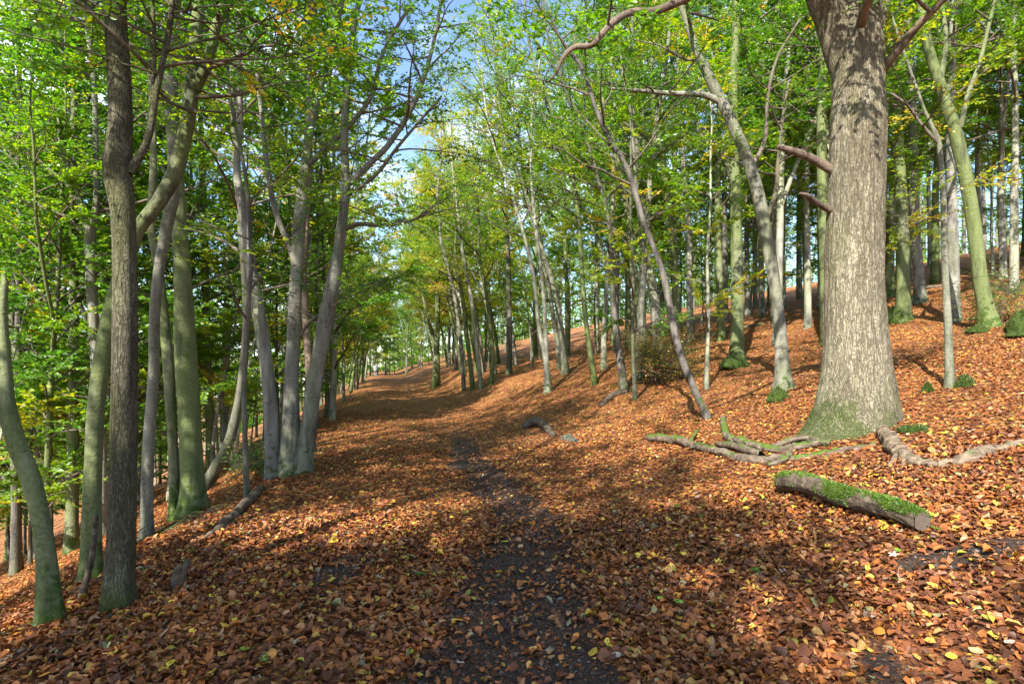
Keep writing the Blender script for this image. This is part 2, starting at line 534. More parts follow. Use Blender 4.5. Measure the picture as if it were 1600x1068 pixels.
def ground_material():
    m = NT('forest_floor')
    v = m.coords((1, 1, 1))
    at = m.n('Attribute')
    at.attribute_name = 'bare'
    wn_ = m.n('TexNoise')
    wn_.inputs['Scale'].default_value = 9
    m.l(v, wn_.inputs['Vector'])
    wv = m.n('VectorMath', operation='MULTIPLY_ADD')
    m.l(wn_.outputs['Color'], wv.inputs[0])
    wv.inputs[1].default_value = (0.05, 0.05, 0.05)
    m.l(v, wv.inputs[2])
    vo = m.n('TexVoronoi', feature='F1')
    vo.inputs['Scale'].default_value = 19
    m.l(wv.outputs[0], vo.inputs['Vector'])
    sp = m.n('SeparateColor')
    m.l(vo.outputs['Color'], sp.inputs['Color'])
    leafc = m.ramp(m.math('MULTIPLY', sp.outputs[0], 0.93), LITTER)
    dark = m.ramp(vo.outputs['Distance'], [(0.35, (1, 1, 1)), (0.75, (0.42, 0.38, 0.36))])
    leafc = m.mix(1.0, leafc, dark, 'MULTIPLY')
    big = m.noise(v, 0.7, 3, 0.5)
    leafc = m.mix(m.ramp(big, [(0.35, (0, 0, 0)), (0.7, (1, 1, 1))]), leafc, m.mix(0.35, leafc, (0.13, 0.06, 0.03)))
    n2 = m.noise(v, 60, 6, 0.7)
    n3 = m.noise(v, 3.2, 4, 0.6)
    soil = m.ramp(n2, [(0.32, (0.016, 0.011, 0.008)), (0.5, (0.045, 0.031, 0.023)), (0.72, (0.12, 0.085, 0.062))])
    soil = m.mix(n3, soil, m.mix(0.3, soil, (0.09, 0.062, 0.052)))
    b = m.math('ADD', at.outputs['Fac'], m.math('MULTIPLY', m.math('SUBTRACT', n2, 0.5), 0.9))
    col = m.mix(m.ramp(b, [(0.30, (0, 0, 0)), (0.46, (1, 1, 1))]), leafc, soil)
    h = m.math('ADD', m.math('MULTIPLY', vo.outputs['Distance'], 0.8), n2)
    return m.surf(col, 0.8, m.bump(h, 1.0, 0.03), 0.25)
MAT['ground'] = ground_material()

# ------------------------------------------------------------------ ground sheet
def axis(parts):
    out = []
    for a, b, n in parts:
        out.append(np.linspace(a, b, n, endpoint=False))
    out.append([parts[-1][1]])
    return np.concatenate(out)
gx = axis([(-260, -60, 22), (-60, -16, 50), (-16, -7, 40), (-7, 7, 105), (7, 16, 40), (16, 70, 55), (70, 320, 22)])
gy = axis([(-70, -12, 40), (-12, 1.5, 40), (1.5, 9, 72), (9, 20, 60), (20, 60, 55), (60, 130, 30), (130, 420, 24)])
X, Y = np.meshgrid(gx, gy)
Zg = ground_z(X, Y)
gm = MB()
nx, ny = len(gx), len(gy)
ii, jj = np.meshgrid(np.arange(nx - 1), np.arange(ny - 1))
q = (jj * nx + ii).ravel()
gm.add(np.stack([X, Y, Zg], -1).reshape(-1, 3), np.stack([q, q + 1, q + nx + 1, q + nx], 1))
g_me = gm.mesh('ground', MAT['ground'])
a = g_me.attributes.new('bare', 'FLOAT', 'POINT')
a.data.foreach_set('value', bare(X, Y).ravel().astype(np.float32))
ground = link('ground', g_me)
ground['kind'] = 'structure'
ground['label'] = 'forest floor sloping down from right to left under fallen leaves'

# ------------------------------------------------------------------ tree growing
def grow(rng, stem, rad, lo, n_limb, length, bias=(0, 0, 0), el=(20, 60), tint=(0.35, 0.16), leaf=0.075, dens=1.0, twigs=True, flat=0.6, per_twig=13):
    """limbs, sub-branches, twigs and leaves along a stem. Returns (limb MB, leaf MB)."""
    wood, fol = MB(), MB()
    s = np.linalg.norm(np.diff(stem, axis=0), axis=1)
    cum = np.concatenate([[0], np.cumsum(s)])
    tot = cum[-1]
    f = lo + (1 - lo) * (np.arange(n_limb) + rng.uniform(0, 1, n_limb)) / n_limb
    f = np.clip(f, 0, 0.985)
    p0 = np.stack([np.interp(f * tot, cum, stem[:, i]) for i in range(3)], 1)
    r0 = np.interp(f * tot, cum, rad)
    az = np.arange(n_limb) * 2.4 + rng.uniform(0, 6.28) + rng.normal(0, 0.4, n_limb)
    e = np.radians(el[0] + (el[1] - el[0]) * (f - lo) / (1 - lo + 1e-6) + rng.normal(0, 10, n_limb))
    d = np.stack([np.cos(az) * np.cos(e), np.sin(az) * np.cos(e), np.sin(e)], 1) + np.array(bias)
    d = unit(d)
    g = (f - lo) / (1 - lo + 1e-6)
    L = length * (0.62 + 0.5 * np.sin(np.clip(g * 1.25 + 0.2, 0, 1.35) * math.pi * 0.72)) * (1 - 0.5 * g) * rng.uniform(0.65, 1.15, n_limb)
    k = 7
    pts = np.zeros((n_limb, k, 3))
    pts[:, 0] = p0
    cur = d.copy()
    for i in range(1, k):
        cur = cur + rng.normal(0, 0.13, cur.shape)
        cur[:, 2] += np.where(cur[:, 2] > 0.35, -0.07, 0.05)
        cur = unit(cur)
        pts[:, i] = pts[:, i - 1] + cur * (L / (k - 1))[:, None]
    rl = np.minimum(r0 * 0.6, 0.010 + 0.011 * L)
    rr = rl[:, None] * np.linspace(1, 0.22, k)[None]
    tubes(wood, pts, rr, 5)
    # sub-branches
    m = np.maximum(3, (L * 3.4 * dens).astype(int))
    li = np.repeat(np.arange(n_limb), m)
    N2 = len(li)
    ff = rng.uniform(0.22, 1.0, N2)
    ix = np.clip(ff * (k - 1), 0, k - 1.001)
    i0 = ix.astype(int)
    fr = (ix - i0)[:, None]
    b0 = pts[li, i0] * (1 - fr) + pts[li, i0 + 1] * fr
    bd = unit(pts[li, i0 + 1] - pts[li, i0])
    sgn = np.where(rng.uniform(size=N2) < 0.5, -1, 1)
    an = sgn * np.radians(rng.uniform(25, 70, N2)) * np.where(ff > 0.93, 0.2, 1)
    ca, sa = np.cos(an), np.sin(an)
    sd = np.stack([bd[:, 0] * ca - bd[:, 1] * sa, bd[:, 0] * sa + bd[:, 1] * ca, bd[:, 2] * flat + rng.normal(0.08, 0.30, N2)], 1)
    sd = unit(sd)
    SL = np.clip(L[li] * (0.5 - 0.28 * ff) * rng.uniform(0.6, 1.2, N2), 0.3, 1.9)
    ks = 4
    sp = np.zeros((N2, ks, 3))
    sp[:, 0] = b0
    cur = sd.copy()
    for i in range(1, ks):
        cur = unit(cur + rng.normal(0, 0.12, cur.shape))
        sp[:, i] = sp[:, i - 1] + cur * (SL / (ks - 1))[:, None]
    sr = (0.004 + 0.004 * SL)[:, None] * np.linspace(1, 0.35, ks)[None]
    tubes(wood, sp, sr, 3)
    # twigs
    q = np.maximum(3, (SL * 7.5 * dens).astype(int))
    si = np.repeat(np.arange(N2), q)
    N3 = len(si)
    ff = rng.uniform(0.15, 1.0, N3)
    ix = np.clip(ff * (ks - 1), 0, ks - 1.001)
    i0 = ix.astype(int)
    fr = (ix - i0)[:, None]
    t0 = sp[si, i0] * (1 - fr) + sp[si, i0 + 1] * fr
    td = unit(sp[si, i0 + 1] - sp[si, i0])
    sgn = np.where(rng.uniform(size=N3) < 0.5, -1, 1)
    an = sgn * np.radians(rng.uniform(20, 65, N3))
    ca, sa = np.cos(an), np.sin(an)
    tdv = unit(np.stack([td[:, 0] * ca - td[:, 1] * sa, td[:, 0] * sa + td[:, 1] * ca, td[:, 2] * 0.6 + rng.normal(0.02, 0.28, N3)], 1))
    TL = rng.uniform(0.28, 0.7, N3)
    t1 = t0 + tdv * TL[:, None]
    if twigs:
        tubes(wood, np.stack([t0, t1], 1), np.stack([np.full(N3, 0.0035), np.full(N3, 0.0016)], 1), 3, cap=False)
    # leaves on both sides of each twig
    per = per_twig
    ti = np.repeat(np.arange(N3), per)
    N4 = len(ti)
    lf = np.tile((np.arange(per) + 0.6) / per, N3) + rng.uniform(-0.05, 0.05, N4)
    pos = t0[ti] + (t1 - t0)[ti] * lf[:, None]
    sg = np.tile(np.where(np.arange(per) % 2 == 0, 1, -1), N3)
    an = sg * np.radians(rng.uniform(25, 75, N4))
    ca, sa = np.cos(an), np.sin(an)
    tv = tdv[ti]
    ld = np.stack([tv[:, 0] * ca - tv[:, 1] * sa, tv[:, 0] * sa + tv[:, 1] * ca, tv[:, 2] * 0.4 + rng.normal(-0.08, 0.25, N4)], 1)
    nr = np.array([0, 0, 1.0]) + rng.normal(0, 0.6, (N4, 3))
    sz = leaf * rng.uniform(0.7, 1.25, N4)
    lt = tint[0] + rng.normal(0, tint[1] * 0.55, N4) + (rng.normal(0, tint[1], n_limb)[li[si[ti]]]) + np.where(rng.uniform(size=N4) < 0.025, 0.3, 0)
    leaf_quads(fol, pos, ld, nr, sz, np.clip(lt, 0, 1))
    return wood, fol

def lumpy(seed, amp, freq=1.0, flare=0.0, base=0.0):
    def f(pts, ang):
        z = pts[:, :, 2][:, :, None]
        cx = np.cos(ang)[None, None]
        sx = np.sin(ang)[None, None]
        r = 1 + amp * (fbm(cx * 1.6 + 5, sx * 1.6 + 5, z * freq, seed=seed) - 0.5) * 2
        rg = np.random.default_rng(seed + 500)
        zl, zh = float(pts[..., 2].min()), float(pts[..., 2].max())
        for _ in range(int(min(14, (zh - zl) * 1.6)) if amp >= 0.08 else 0):
            ka, kz, ks = rg.uniform(0, 6.28), rg.uniform(zl, zh), rg.uniform(0.03, 0.08)
            da = np.angle(np.exp(1j * (ang - ka)))[None, None]
            r = r + rg.uniform(0.06, 0.22) * np.exp(-(da / 0.35) ** 2 - ((z - kz) / ks) ** 2)
        r = r + amp * 0.5 * np.cos(ang * 3 + seed + z * 0.5)
        if flare:
            h = np.maximum(z - base, 0)
            lob = 0.55 + 0.45 * np.cos(ang * 4 + seed + 0.6 * np.sin(ang * 2 + seed))[None, None]
            r = r + flare * np.exp(-h / 0.16) * lob
        return r
    return f

def natural_stem(rng, H, r, lean=(0, 0), wob=0.18, k=16):
    z = np.linspace(-0.35, H, k)
    h = np.clip(z / H, 0, 1)
    px = np.cumsum(rng.normal(0, wob, k)) * 0.6
    py = np.cumsum(rng.normal(0, wob, k)) * 0.6
    px = px - px[0] - (px[1] - px[0]) * 0
    py = py - py[0]
    sm = np.array([0.25, 0.5, 0.25])
    px = np.convolve(np.pad(px, 1, 'edge'), sm, 'valid') * h
    py = np.convolve(np.pad(py, 1, 'edge'), sm, 'valid') * h
    x = px + lean[0] * H * h ** 1.25
    y = py + lean[1] * H * h ** 1.25
    rr = r * (1 - 0.86 * h ** 0.9)
    return np.stack([x, y, z], 1), rr

def fork(rng, stem, rad, at, spread, H, kk=9):
    i = int(at * (len(stem) - 1))
    p = stem[i]
    top = H * rng.uniform(0.8, 0.98)
    az = rng.uniform(0, 6.28)
    e = p + np.array([math.cos(az) * spread, math.sin(az) * spread, top - p[2]])
    mid = p * 0.55 + e * 0.45 + np.array([math.cos(az), math.sin(az), 0]) * spread * 0.28
    pts = spline(np.vstack([p, mid, e]), kk)
    pts = pts + np.cumsum(rng.normal(0, 0.05, pts.shape), 0) * np.array([1, 1, 0.2])
    pts[0] = p
    return pts, np.linspace(rad[i] * 0.72, 0.018, kk)

class Tree:
    """data of one kind of tree: three meshes (trunk, branches, crown) that copies share"""
    def __init__(s, seed, H, r, bark='beech', lean=(0, 0), lo=0.32, n=20, length=3.2, bias=(0, 0, 0), tint=(0.38, 0.14), forks=1, dens=1.0, leaf=0.09, wob=0.18, el=(28, 68), twigs=True):
        rng = np.random.default_rng(seed)
        stem, rad = natural_stem(rng, H, r, lean, wob)
        fine = spline(np.column_stack([stem, rad]), 34)
        tr = MB()
        tubes(tr, fine[:, :3], fine[:, 3], 10, lumpy(seed, 0.10, 0.8, 0.55), cap=False)
        s.tone = {'beech': 'grey', 'pale_beech': 'pale', 'green_beech': 'green-stained', 'dark_beech': 'dark'}[bark]
        wood, fol = grow(rng, stem, rad, lo, n, length, bias, el, tint, leaf, dens, twigs, 0.6, 21)
        for i in range(forks):
            fs, fr = fork(rng, stem, rad, rng.uniform(0.3, 0.55), H * rng.uniform(0.1, 0.2), H)
            tubes(tr, spline(fs, 16), np.linspace(fr[0], fr[-1], 16), 8, lumpy(seed + i, 0.06), cap=False)
            w2, f2 = grow(rng, fs, fr, 0.3, max(4, int(n * 0.5)), length * 0.8, bias, el, tint, leaf, dens, twigs, 0.6, 21)
            merge(wood, w2)
            merge(fol, f2)
        s.trunk = tr.mesh('trunk', MAT[bark])
        s.wood = wood.mesh('branches', MAT['twig'])
        s.crown = fol.mesh('crown', MAT['leaf'], smooth=False, tints=True)
        s.H = H

def merge(a, b):
    off = a.n
    for v in b.v:
        a.v.append(v)
        a.n += len(v)
    for f in b.f:
        a.f.append(f + off)
    a.t.extend(b.t)

PLACED = []
def place(tree, x, y, rz, sc, label, group, name='beech_tree'):
    z = float(ground_z(x, y))
    t = thing(name, label, 'tree', (x, y, z), rz, group)
    t.scale = (sc, sc, sc)
    link('trunk', tree.trunk, t)
    link('branches', tree.wood, t)
    link('crown', tree.crown, t)
    PLACED.append((t, (('thin ' if name == 'beech_sapling' else '') + tree.tone), x, y, group))
    return t

# ------------------------------------------------------------------ trees traced one by one
HERO_XY = []
def hero(name, label, stems, base=None, bark='beech', H=14, lo=0.4, n=16, length=2.8, bias=(0, 0, 0), tint=(0.36, 0.15), limbs=(), dens=1.0, seed=0,
         depth=None, drift=0.0, snag=False, sides=16, group=None, leafy=True, leaf=0.057, flare=0.5, twig_mat='twig', amp=0.10, crown=True, fork_at=None):
    """stems: lists of (px, py, width_px) from the foot up; limbs likewise (px, py, width_px, depth offset)"""
    rng = np.random.default_rng(1000 + seed)
    b = base or stems[0][0][:2]
    d = depth or hit(*b)
    bp = P(b[0], b[1], d)
    bp[2] = float(ground_z(bp[0], bp[1]))
    HERO_XY.append((bp[0], bp[1]))
    root = thing(name, label, 'tree', tuple(bp), 0, group)
    wood, fol = MB(), MB()
    for si, st in enumerate(stems):
        rows = []
        for i, c in enumerate(st):
            dd = d + drift * i + (c[3] if len(c) > 3 else 0)
            rows.append(np.concatenate([P(c[0], c[1], dd), [c[2] / FPX * dd * 0.44 * wfix(c[0])]]))
        rows = np.array(rows)
        zc = rows[:, 2]
        foot = rows[0].copy()
        if si == 0 or abs(rows[0, 2] - bp[2]) < 0.35:
            foot[2] = min(foot[2], float(ground_z(foot[0], foot[1]))) - 0.3
            foot[3] *= 1.12
            rows = np.vstack([foot, rows])
        if not snag:
            # carry on above the picture
            dirv = rows[-1, :3] - rows[-2, :3]
            dirv = dirv / np.linalg.norm(dirv)
            while rows[-1, 2] < bp[2] + H:
                dirv = unit(dirv * 0.75 + np.array([0, 0, 0.3]) + rng.normal(0, 0.09, 3))
                nr = rows[-1].copy()
                nr[:3] += dirv * 1.1
                nr[3] = max(0.012, nr[3] * 0.86)
                rows = np.vstack([rows, nr])
        m = max(24, int(np.linalg.norm(np.diff(rows[:, :3], axis=0), axis=1).sum() * (17 if d < 8 else 4)))
        fine = spline(rows, m)
        fine[:, 3] = np.maximum(fine[:, 3], 0.008)
        loc = fine[:, :3] - bp
        tb = MB()
        tubes(tb, loc, fine[:, 3], sides, lumpy(seed * 7 + si, amp, 1.3, flare if si == 0 else flare * 0.5, 0.0), cap='force')
        link('trunk', tb.mesh('trunk', MAT[bark]), root)
        if crown:
            w2, f2 = grow(rng, loc, fine[:, 3], lo, n, length, bias, (22, 65), tint, leaf, dens, per_twig=14)
            link('branches', w2.mesh('branches', MAT[twig_mat]), root)
            link('crown', f2.mesh('crown', MAT['leaf'], smooth=False, tints=True), root)
    for li, lm in enumerate(limbs):
        rows = np.array([np.concatenate([P(c[0], c[1], d + (c[3] if len(c) > 3 else 0)), [c[2] / FPX * d * 0.5 * wfix(c[0])]]) for c in lm])
        fine = spline(rows, max(14, len(rows) * 6))
        fine[:, 3] = np.maximum(fine[:, 3], 0.004)
        loc = fine[:, :3] - bp
        lb = MB()
        tubes(lb, loc, fine[:, 3], 7, lumpy(seed + li, 0.08, 2.0), cap='force')
        link('limb', lb.mesh('limb', MAT[bark if lm[0][2] > 9 and bark != 'oak' else twig_mat]), root)
        if leafy and crown:
            w2, f2 = grow(rng, loc, fine[:, 3], 0.35, max(4, int(len(rows) * 1.6)), min(1.6, length), (0, 0, 0), (5, 40), tint, leaf, dens, per_twig=15)
            link('branches', w2.mesh('branches', MAT[twig_mat]), root)
            link('crown', f2.mesh('crown', MAT['leaf'], smooth=False, tints=True), root)
    return root, d, bp

# ---- left edge of the path
hero('beech_tree', 'crooked grey-green beech snag bending out of the left edge of the picture',
     [[(80, 975, 52), (76, 900, 44), (68, 830, 38), (50, 750, 40), (26, 690, 40), (10, 625, 36), (8, 560, 25), (4, 500, 19), (6, 450, 17), (8, 438, 13), (5, 428, 5)]],
     bark='green_beech', snag=True, crown=False, seed=1, sides=22, amp=0.13)
hero('beech_tree', 'S-shaped green beech stem rising behind the rough-barked trunk and forking high up',
     [[(143, 905, 44), (143, 820, 38), (146, 720, 34), (150, 640, 34), (160, 560, 34), (172, 500, 34), (190, 430, 30), (214, 362, 27), (246, 318, 28), (274, 268, 29), (290, 205, 27), (299, 150, 26), (304, 80, 24), (312, 0, 22), (322, -90, 20)]],
     limbs=[[(303, 140, 22), (325, 95, 18), (338, 40, 16), (362, 0, 15), (395, -50, 13)], [(318, 110, 8), (345, 100, 7), (375, 88, 6), (400, 76, 5), (430, 70, 3)],
            [(292, 150, 9), (320, 152, 7), (350, 150, 6), (385, 145, 5), (410, 120, 3)]],
     bark='green_beech', H=13, lo=0.5, n=12, seed=2, sides=20, tint=(0.35, 0.15), depth=None)
hero('oak_tree', 'dark rough-barked trunk standing nearest on the left edge of the path',
     [[(186, 948, 64), (187, 900, 58), (190, 840, 54), (193, 700, 50), (195, 560, 48), (195, 430, 46), (192, 330, 47), (184, 265, 56), (188, 200, 46), (186, 120, 44), (181, 40, 42), (178, -60, 40), (174, -180, 36)]],
     limbs=[[(205, 262, 12), (228, 220, 10), (238, 160, 9), (241, 80, 8), (238, 0, 7), (232, -60, 6)], [(205, 270, 15), (232, 215, 13), (245, 140, 12), (258, 80, 11), (268, 20, 10), (270, -50, 8)],
            [(190, 90, 10), (168, 52, 9), (145, 20, 8), (122, -10, 7)]],
     bark='dark_oak', H=12, lo=0.62, n=7, seed=3, sides=48, amp=0.07, tint=(0.30, 0.14), dens=0.9, flare=0.25, leaf=0.05)
hero('beech_tree', 'slim smooth grey stem just right of the rough-barked trunk',
     [[(229, 842, 26), (230, 760, 23), (233, 680, 22), (240, 580, 21), (241, 500, 20), (247, 430, 21), (259, 360, 22), (270, 300, 22), (270, 220, 22), (263, 140, 22), (264, 60, 20), (270, -40, 18)]],
     bark='beech', H=13, lo=0.45, n=12, seed=4, sides=18, tint=(0.38, 0.15))
hero('beech_tree', 'thick smooth grey beech with a twin stem at the foot left of the path',
     [[(301, 803, 52), (300, 740, 44), (297, 680, 42), (292, 600, 41), (288, 520, 39), (284, 420, 32), (278, 330, 28), (274, 240, 26), (268, 140, 24), (272, 40, 22), (276, -80, 20)],
      [(273, 812, 22), (272, 740, 19), (268, 660, 19), (263, 580, 20), (256, 500, 20), (248, 420, 17), (236, 350, 15), (240, 250, 13), (236, 120, 11), (228, 0, 9)]],
     bark='green_beech', H=14, lo=0.4, n=13, seed=5, sides=22, tint=(0.35, 0.15))
hero('birch_tree', 'dark leaning trunk tilting right behind the thick grey beech',
     [[(318, 768, 26), (338, 728, 22), (358, 690, 20), (370, 640, 17), (378, 590, 15), (384, 520, 14), (383, 440, 13), (374, 330, 11), (366, 200, 10)]],
     bark='dark_beech', H=11, lo=0.35, n=14, seed=6, tint=(0.5, 0.16))
hero('beech_tree', 'thin dark stem between the leaning trunk and the clump of three',
     [[(386, 778, 11), (383, 700, 10), (381, 600, 9), (386, 500, 9), (392, 400, 8), (384, 280, 7)]], bark='dark_beech', H=8, lo=0.25, n=14, length=1.6, seed=7, tint=(0.5, 0.16))
CL = hit(448, 742)
hero('beech_tree', 'clump of three tall grey beech stems from one foot at the path edge',
     [[(452, 735, 40), (453, 690, 34), (455, 600, 26), (460, 500, 24), (464, 420, 23), (470, 330, 22), (478, 255, 18), (485, 190, 16), (487, 100, 14), (485, 0, 12)],
      [(428, 742, 34), (426, 690, 28), (420, 600, 24), (405, 490, 24), (388, 385, 20), (375, 300, 16), (370, 262, 14), (375, 190, 13), (372, 90, 13), (374, 0, 12)],
      [(474, 722, 36), (480, 690, 30), (490, 610, 28), (502, 540, 28), (514, 475, 28), (525, 420, 22), (535, 345, 18), (540, 290, 16), (538, 200, 14), (546, 100, 12), (562, 0, 9)]],
     limbs=[[(462, 422, 12), (453, 385, 10), (432, 335, 10), (418, 265, 9), (408, 170, 8), (396, 60, 7)], [(482, 205, 12), (500, 140, 11), (520, 70, 9), (537, -10, 8)],
            [(532, 298, 11), (575, 258, 10), (608, 225, 9), (645, 165, 8), (672, 90, 6), (690, 0, 5)], [(536, 310, 6), (585, 275, 6), (625, 225, 5), (668, 175, 4), (690, 150, 3)],
            [(480, 262, 9), (505, 235, 9), (545, 198, 8), (580, 150, 7), (600, 80, 6), (640, 10, 5)],
            [(538, 358, 8), (560, 350, 7), (600, 352, 6), (640, 345, 5), (672, 330, 3)], [(465, 530, 6), (482, 505, 5), (500, 490, 4), (520, 470, 3)]],
     base=(448, 742), bark='beech', H=15, lo=0.5, n=14, length=2.8, seed=8, sides=20, tint=(0.35, 0.14), dens=1.1)
hero('pine_tree', 'slender reddish-brown stem showing between the clumped beech stems',
     [[(486, 690, 15), (484, 620, 13), (481, 540, 13), (476, 470, 14), (474, 420, 14), (480, 330, 12), (483, 250, 11), (482, 120, 10)]],
     depth=CL + 2.2, bark='red_bark', H=14, lo=0.6, n=10, seed=9, tint=(0.5, 0.15))
hero('beech_tree', 'forked slim beech on the lower slope with limbs spreading left',
     [[(158, 690, 22), (152, 600, 20), (146, 500, 20), (142, 420, 22), (140, 368, 22), (150, 325, 14), (150, 240, 11), (146, 120, 10)]],
     limbs=[[(138, 365, 14), (126, 320, 12), (108, 268, 10), (94, 215, 8), (92, 170, 6)], [(132, 365, 8), (108, 342, 7), (70, 318, 6), (30, 262, 5), (0, 230, 4)], [(119, 302, 8), (60, 250, 6), (0, 205, 5)]],
     depth=10.5, bark='beech', H=13, lo=0.4, n=12, seed=10, tint=(0.38, 0.16))

# ---- right slope
hero('beech_tree', 'straight green-stained beech with a mossy foot on the slope left of the oak',
     [[(1151, 566, 30), (1151, 545, 26), (1152, 500, 23), (1152, 440, 22), (1151, 380, 21), (1149, 300, 19), (1147, 220, 18), (1146, 140, 16), (1150, 40, 14), (1152, -80, 12)]],
     limbs=[[(1149, 305, 10), (1143, 280, 9), (1133, 250, 9), (1118, 222, 8), (1095, 210, 7), (1085, 170, 6), (1078, 130, 5)]],
     bark='green_beech', H=17, lo=0.5, n=18, seed=11, tint=(0.33, 0.14), sides=18, length=3.2)
hero('beech_tree', 'pale beech left of the oak curving up and leaning far left over the slope',
     [[(1223, 608, 34), (1222, 580, 27), (1219, 520, 23), (1213, 465, 21), (1205, 410, 23), (1196, 365, 24), (1186, 305, 24), (1168, 248, 22), (1148, 200, 21), (1128, 158, 20), (1104, 112, 18), (1082, 60, 14), (1062, 0, 11), (1040, -80, 9)]],
     limbs=[[(1195, 350, 9), (1212, 300, 8), (1215, 260, 7), (1222, 190, 5), (1232, 130, 4)], [(1128, 160, 12), (1098, 148, 10), (1050, 146, 8), (1000, 142, 6), (950, 138, 4)],
            [(1172, 264, 9), (1195, 220, 7), (1200, 150, 6), (1215, 90, 5), (1250, 30, 4)]],
     bark='beech', H=13, lo=0.45, n=14, seed=12, tint=(0.33, 0.14), sides=18, bias=(-0.35, -0.1, 0))
hero('beech_tree', 'thin grey sapling leaning steeply left in front of the shrub',
     [[(1107, 655, 15), (1100, 640, 13), (1085, 608, 13), (1066, 562, 13), (1054, 515, 13), (1046, 475, 13), (1036, 425, 11), (1022, 388, 10), (1005, 345, 10), (985, 275, 10), (968, 240, 9), (952, 217, 9), (930, 168, 8), (911, 108, 7), (890, 82, 6), (866, 40, 4)]],
     bark='dark_beech', H=9.5, lo=0.4, n=20, length=2.0, seed=13, tint=(0.34, 0.12), bias=(-0.3, -0.1, 0))
hero('beech_tree', 'slim leaning beech with a crooked root beside it at the foot of the slope',
     [[(975, 612, 17), (971, 570, 14), (966, 540, 13), (960, 490, 11), (957, 450, 11), (956, 400, 9), (950, 340, 8), (935, 280, 7), (915, 220, 6), (890, 160, 5)]],
     bark='dark_beech', H=10, lo=0.4, n=20, length=2.2, seed=14, tint=(0.32, 0.13), bias=(-0.3, 0, 0))
hero('beech_tree', 'greenish beech stem in front of the fork-footed pale pair',
     [[(930, 600, 12), (925, 570, 10), (918, 520, 9), (912, 470, 9), (909, 420, 8), (906, 370, 8), (898, 300, 7), (880, 220, 6), (850, 140, 5)]],
     bark='green_beech', H=12, lo=0.42, n=20, length=2.6, seed=15, tint=(0.40, 0.14), bias=(-0.4, 0, 0))
hero('beech_tree', 'pale sunlit beech forking low into two stems on the slope',
     [[(857, 612, 15), (855, 580, 11), (849, 545, 9), (842, 510, 8), (838, 470, 7), (833, 430, 7), (822, 380, 6), (805, 320, 5), (780, 250, 5)],
      [(855, 580, 8), (853, 540, 8), (851, 500, 7), (849, 460, 7), (845, 420, 6), (838, 360, 6), (830, 280, 5)]],
     bark='pale_beech', H=11, lo=0.4, n=15, length=2.6, seed=16, tint=(0.52, 0.15), bias=(-0.45, 0, 0))
hero('beech_tree', 'grey beech right behind the low-forking pale one',
     [[(884, 583, 14), (880, 550, 11), (876, 510, 11), (870, 470, 11), (862, 435, 10), (850, 400, 9), (836, 350, 8), (818, 290, 7), (790, 220, 6)]],
     bark='beech', H=13, lo=0.42, n=20, length=2.8, seed=17, tint=(0.40, 0.15), bias=(-0.45, 0, 0))
hero('beech_tree', 'upright slim grey beech standing alone at the top of the path bank',
     [[(795, 584, 11), (796, 520, 10), (795, 460, 9), (794, 400, 8), (790, 330, 7), (780, 240, 6)]],
     bark='dark_beech', H=14, lo=0.4, n=22, length=3.0, seed=18, tint=(0.56, 0.16), bias=(-0.3, 0, 0))
hero('beech_tree', 'mossy green-footed beech on the bank where the path bends',
     [[(681, 604, 17), (682, 575, 12), (683, 520, 10), (684, 460, 9), (682, 400, 8), (672, 330, 7)]],
     bark='green_beech', H=15, lo=0.3, n=24, length=3.4, seed=19, tint=(0.6, 0.16), bias=(-0.25, 0, 0))
for i, (pp, lab, bk) in enumerate([
        ([(725, 610, 8), (722, 560, 7), (716, 500, 6), (706, 440, 6), (690, 380, 5)], 'leftmost of four thin stems on the path bank', 'beech'),
        ([(739, 609, 9), (734, 560, 8), (728, 510, 7), (722, 460, 6), (712, 400, 5)], 'second from the path of four thin stems on the bank', 'green_beech'),
        ([(752, 607, 10), (747, 560, 8), (742, 510, 8), (735, 460, 7), (722, 390, 6)], 'third from the path of four thin stems on the bank', 'pale_beech'),
        ([(767, 600, 9), (770, 560, 8), (766, 510, 7), (758, 450, 6), (748, 390, 5)], 'green stem farthest right of the four on the bank', 'green_beech')]):
    hero('beech_tree', lab, [pp], bark=bk, H=12, lo=0.3, n=16, length=2.6, seed=20 + i, tint=(0.58, 0.15), bias=(-0.5, 0, 0), sides=10)
hero('beech_tree', 'thick grey beech rising out of the bramble shrub',
     [[(1032, 560, 22), (1028, 520, 20), (1022, 470, 18), (1016, 430, 17), (1010, 390, 16), (1004, 330, 14), (996, 250, 12), (985, 160, 10)]],
     bark='beech', H=15, lo=0.42, n=20, length=3.0, seed=25, tint=(0.36, 0.14), bias=(-0.2, 0, 0))
hero('beech_tree', 'sunlit green-streaked beech just left of the bramble shrub',
     [[(1006, 575, 15), (1000, 530, 14), (996, 480, 13), (990, 430, 13), (986, 380, 12), (975, 300, 10), (955, 210, 8)]],
     bark='green_beech', H=15, lo=0.42, n=20, length=3.0, seed=26, tint=(0.38, 0.14), bias=(-0.25, 0, 0))
hero('beech_tree', 'green mossy beech right behind the bramble shrub',
     [[(1060, 545, 16), (1058, 490, 15), (1053, 430, 14), (1048, 370, 13), (1040, 290, 12), (1026, 200, 10)]],
     bark='green_beech', H=16, lo=0.42, n=20, length=3.0, seed=27, tint=(0.36, 0.14))
hero('beech_tree', 'silvery upright beech between the bramble shrub and the straight green one',
     [[(1077, 535, 14), (1078, 490, 12), (1077, 430, 11), (1076, 360, 11), (1070, 280, 10), (1064, 200, 9), (1060, 100, 8)]],
     bark='pale_beech', H=16, lo=0.48, n=18, length=2.8, seed=28, tint=(0.38, 0.14))
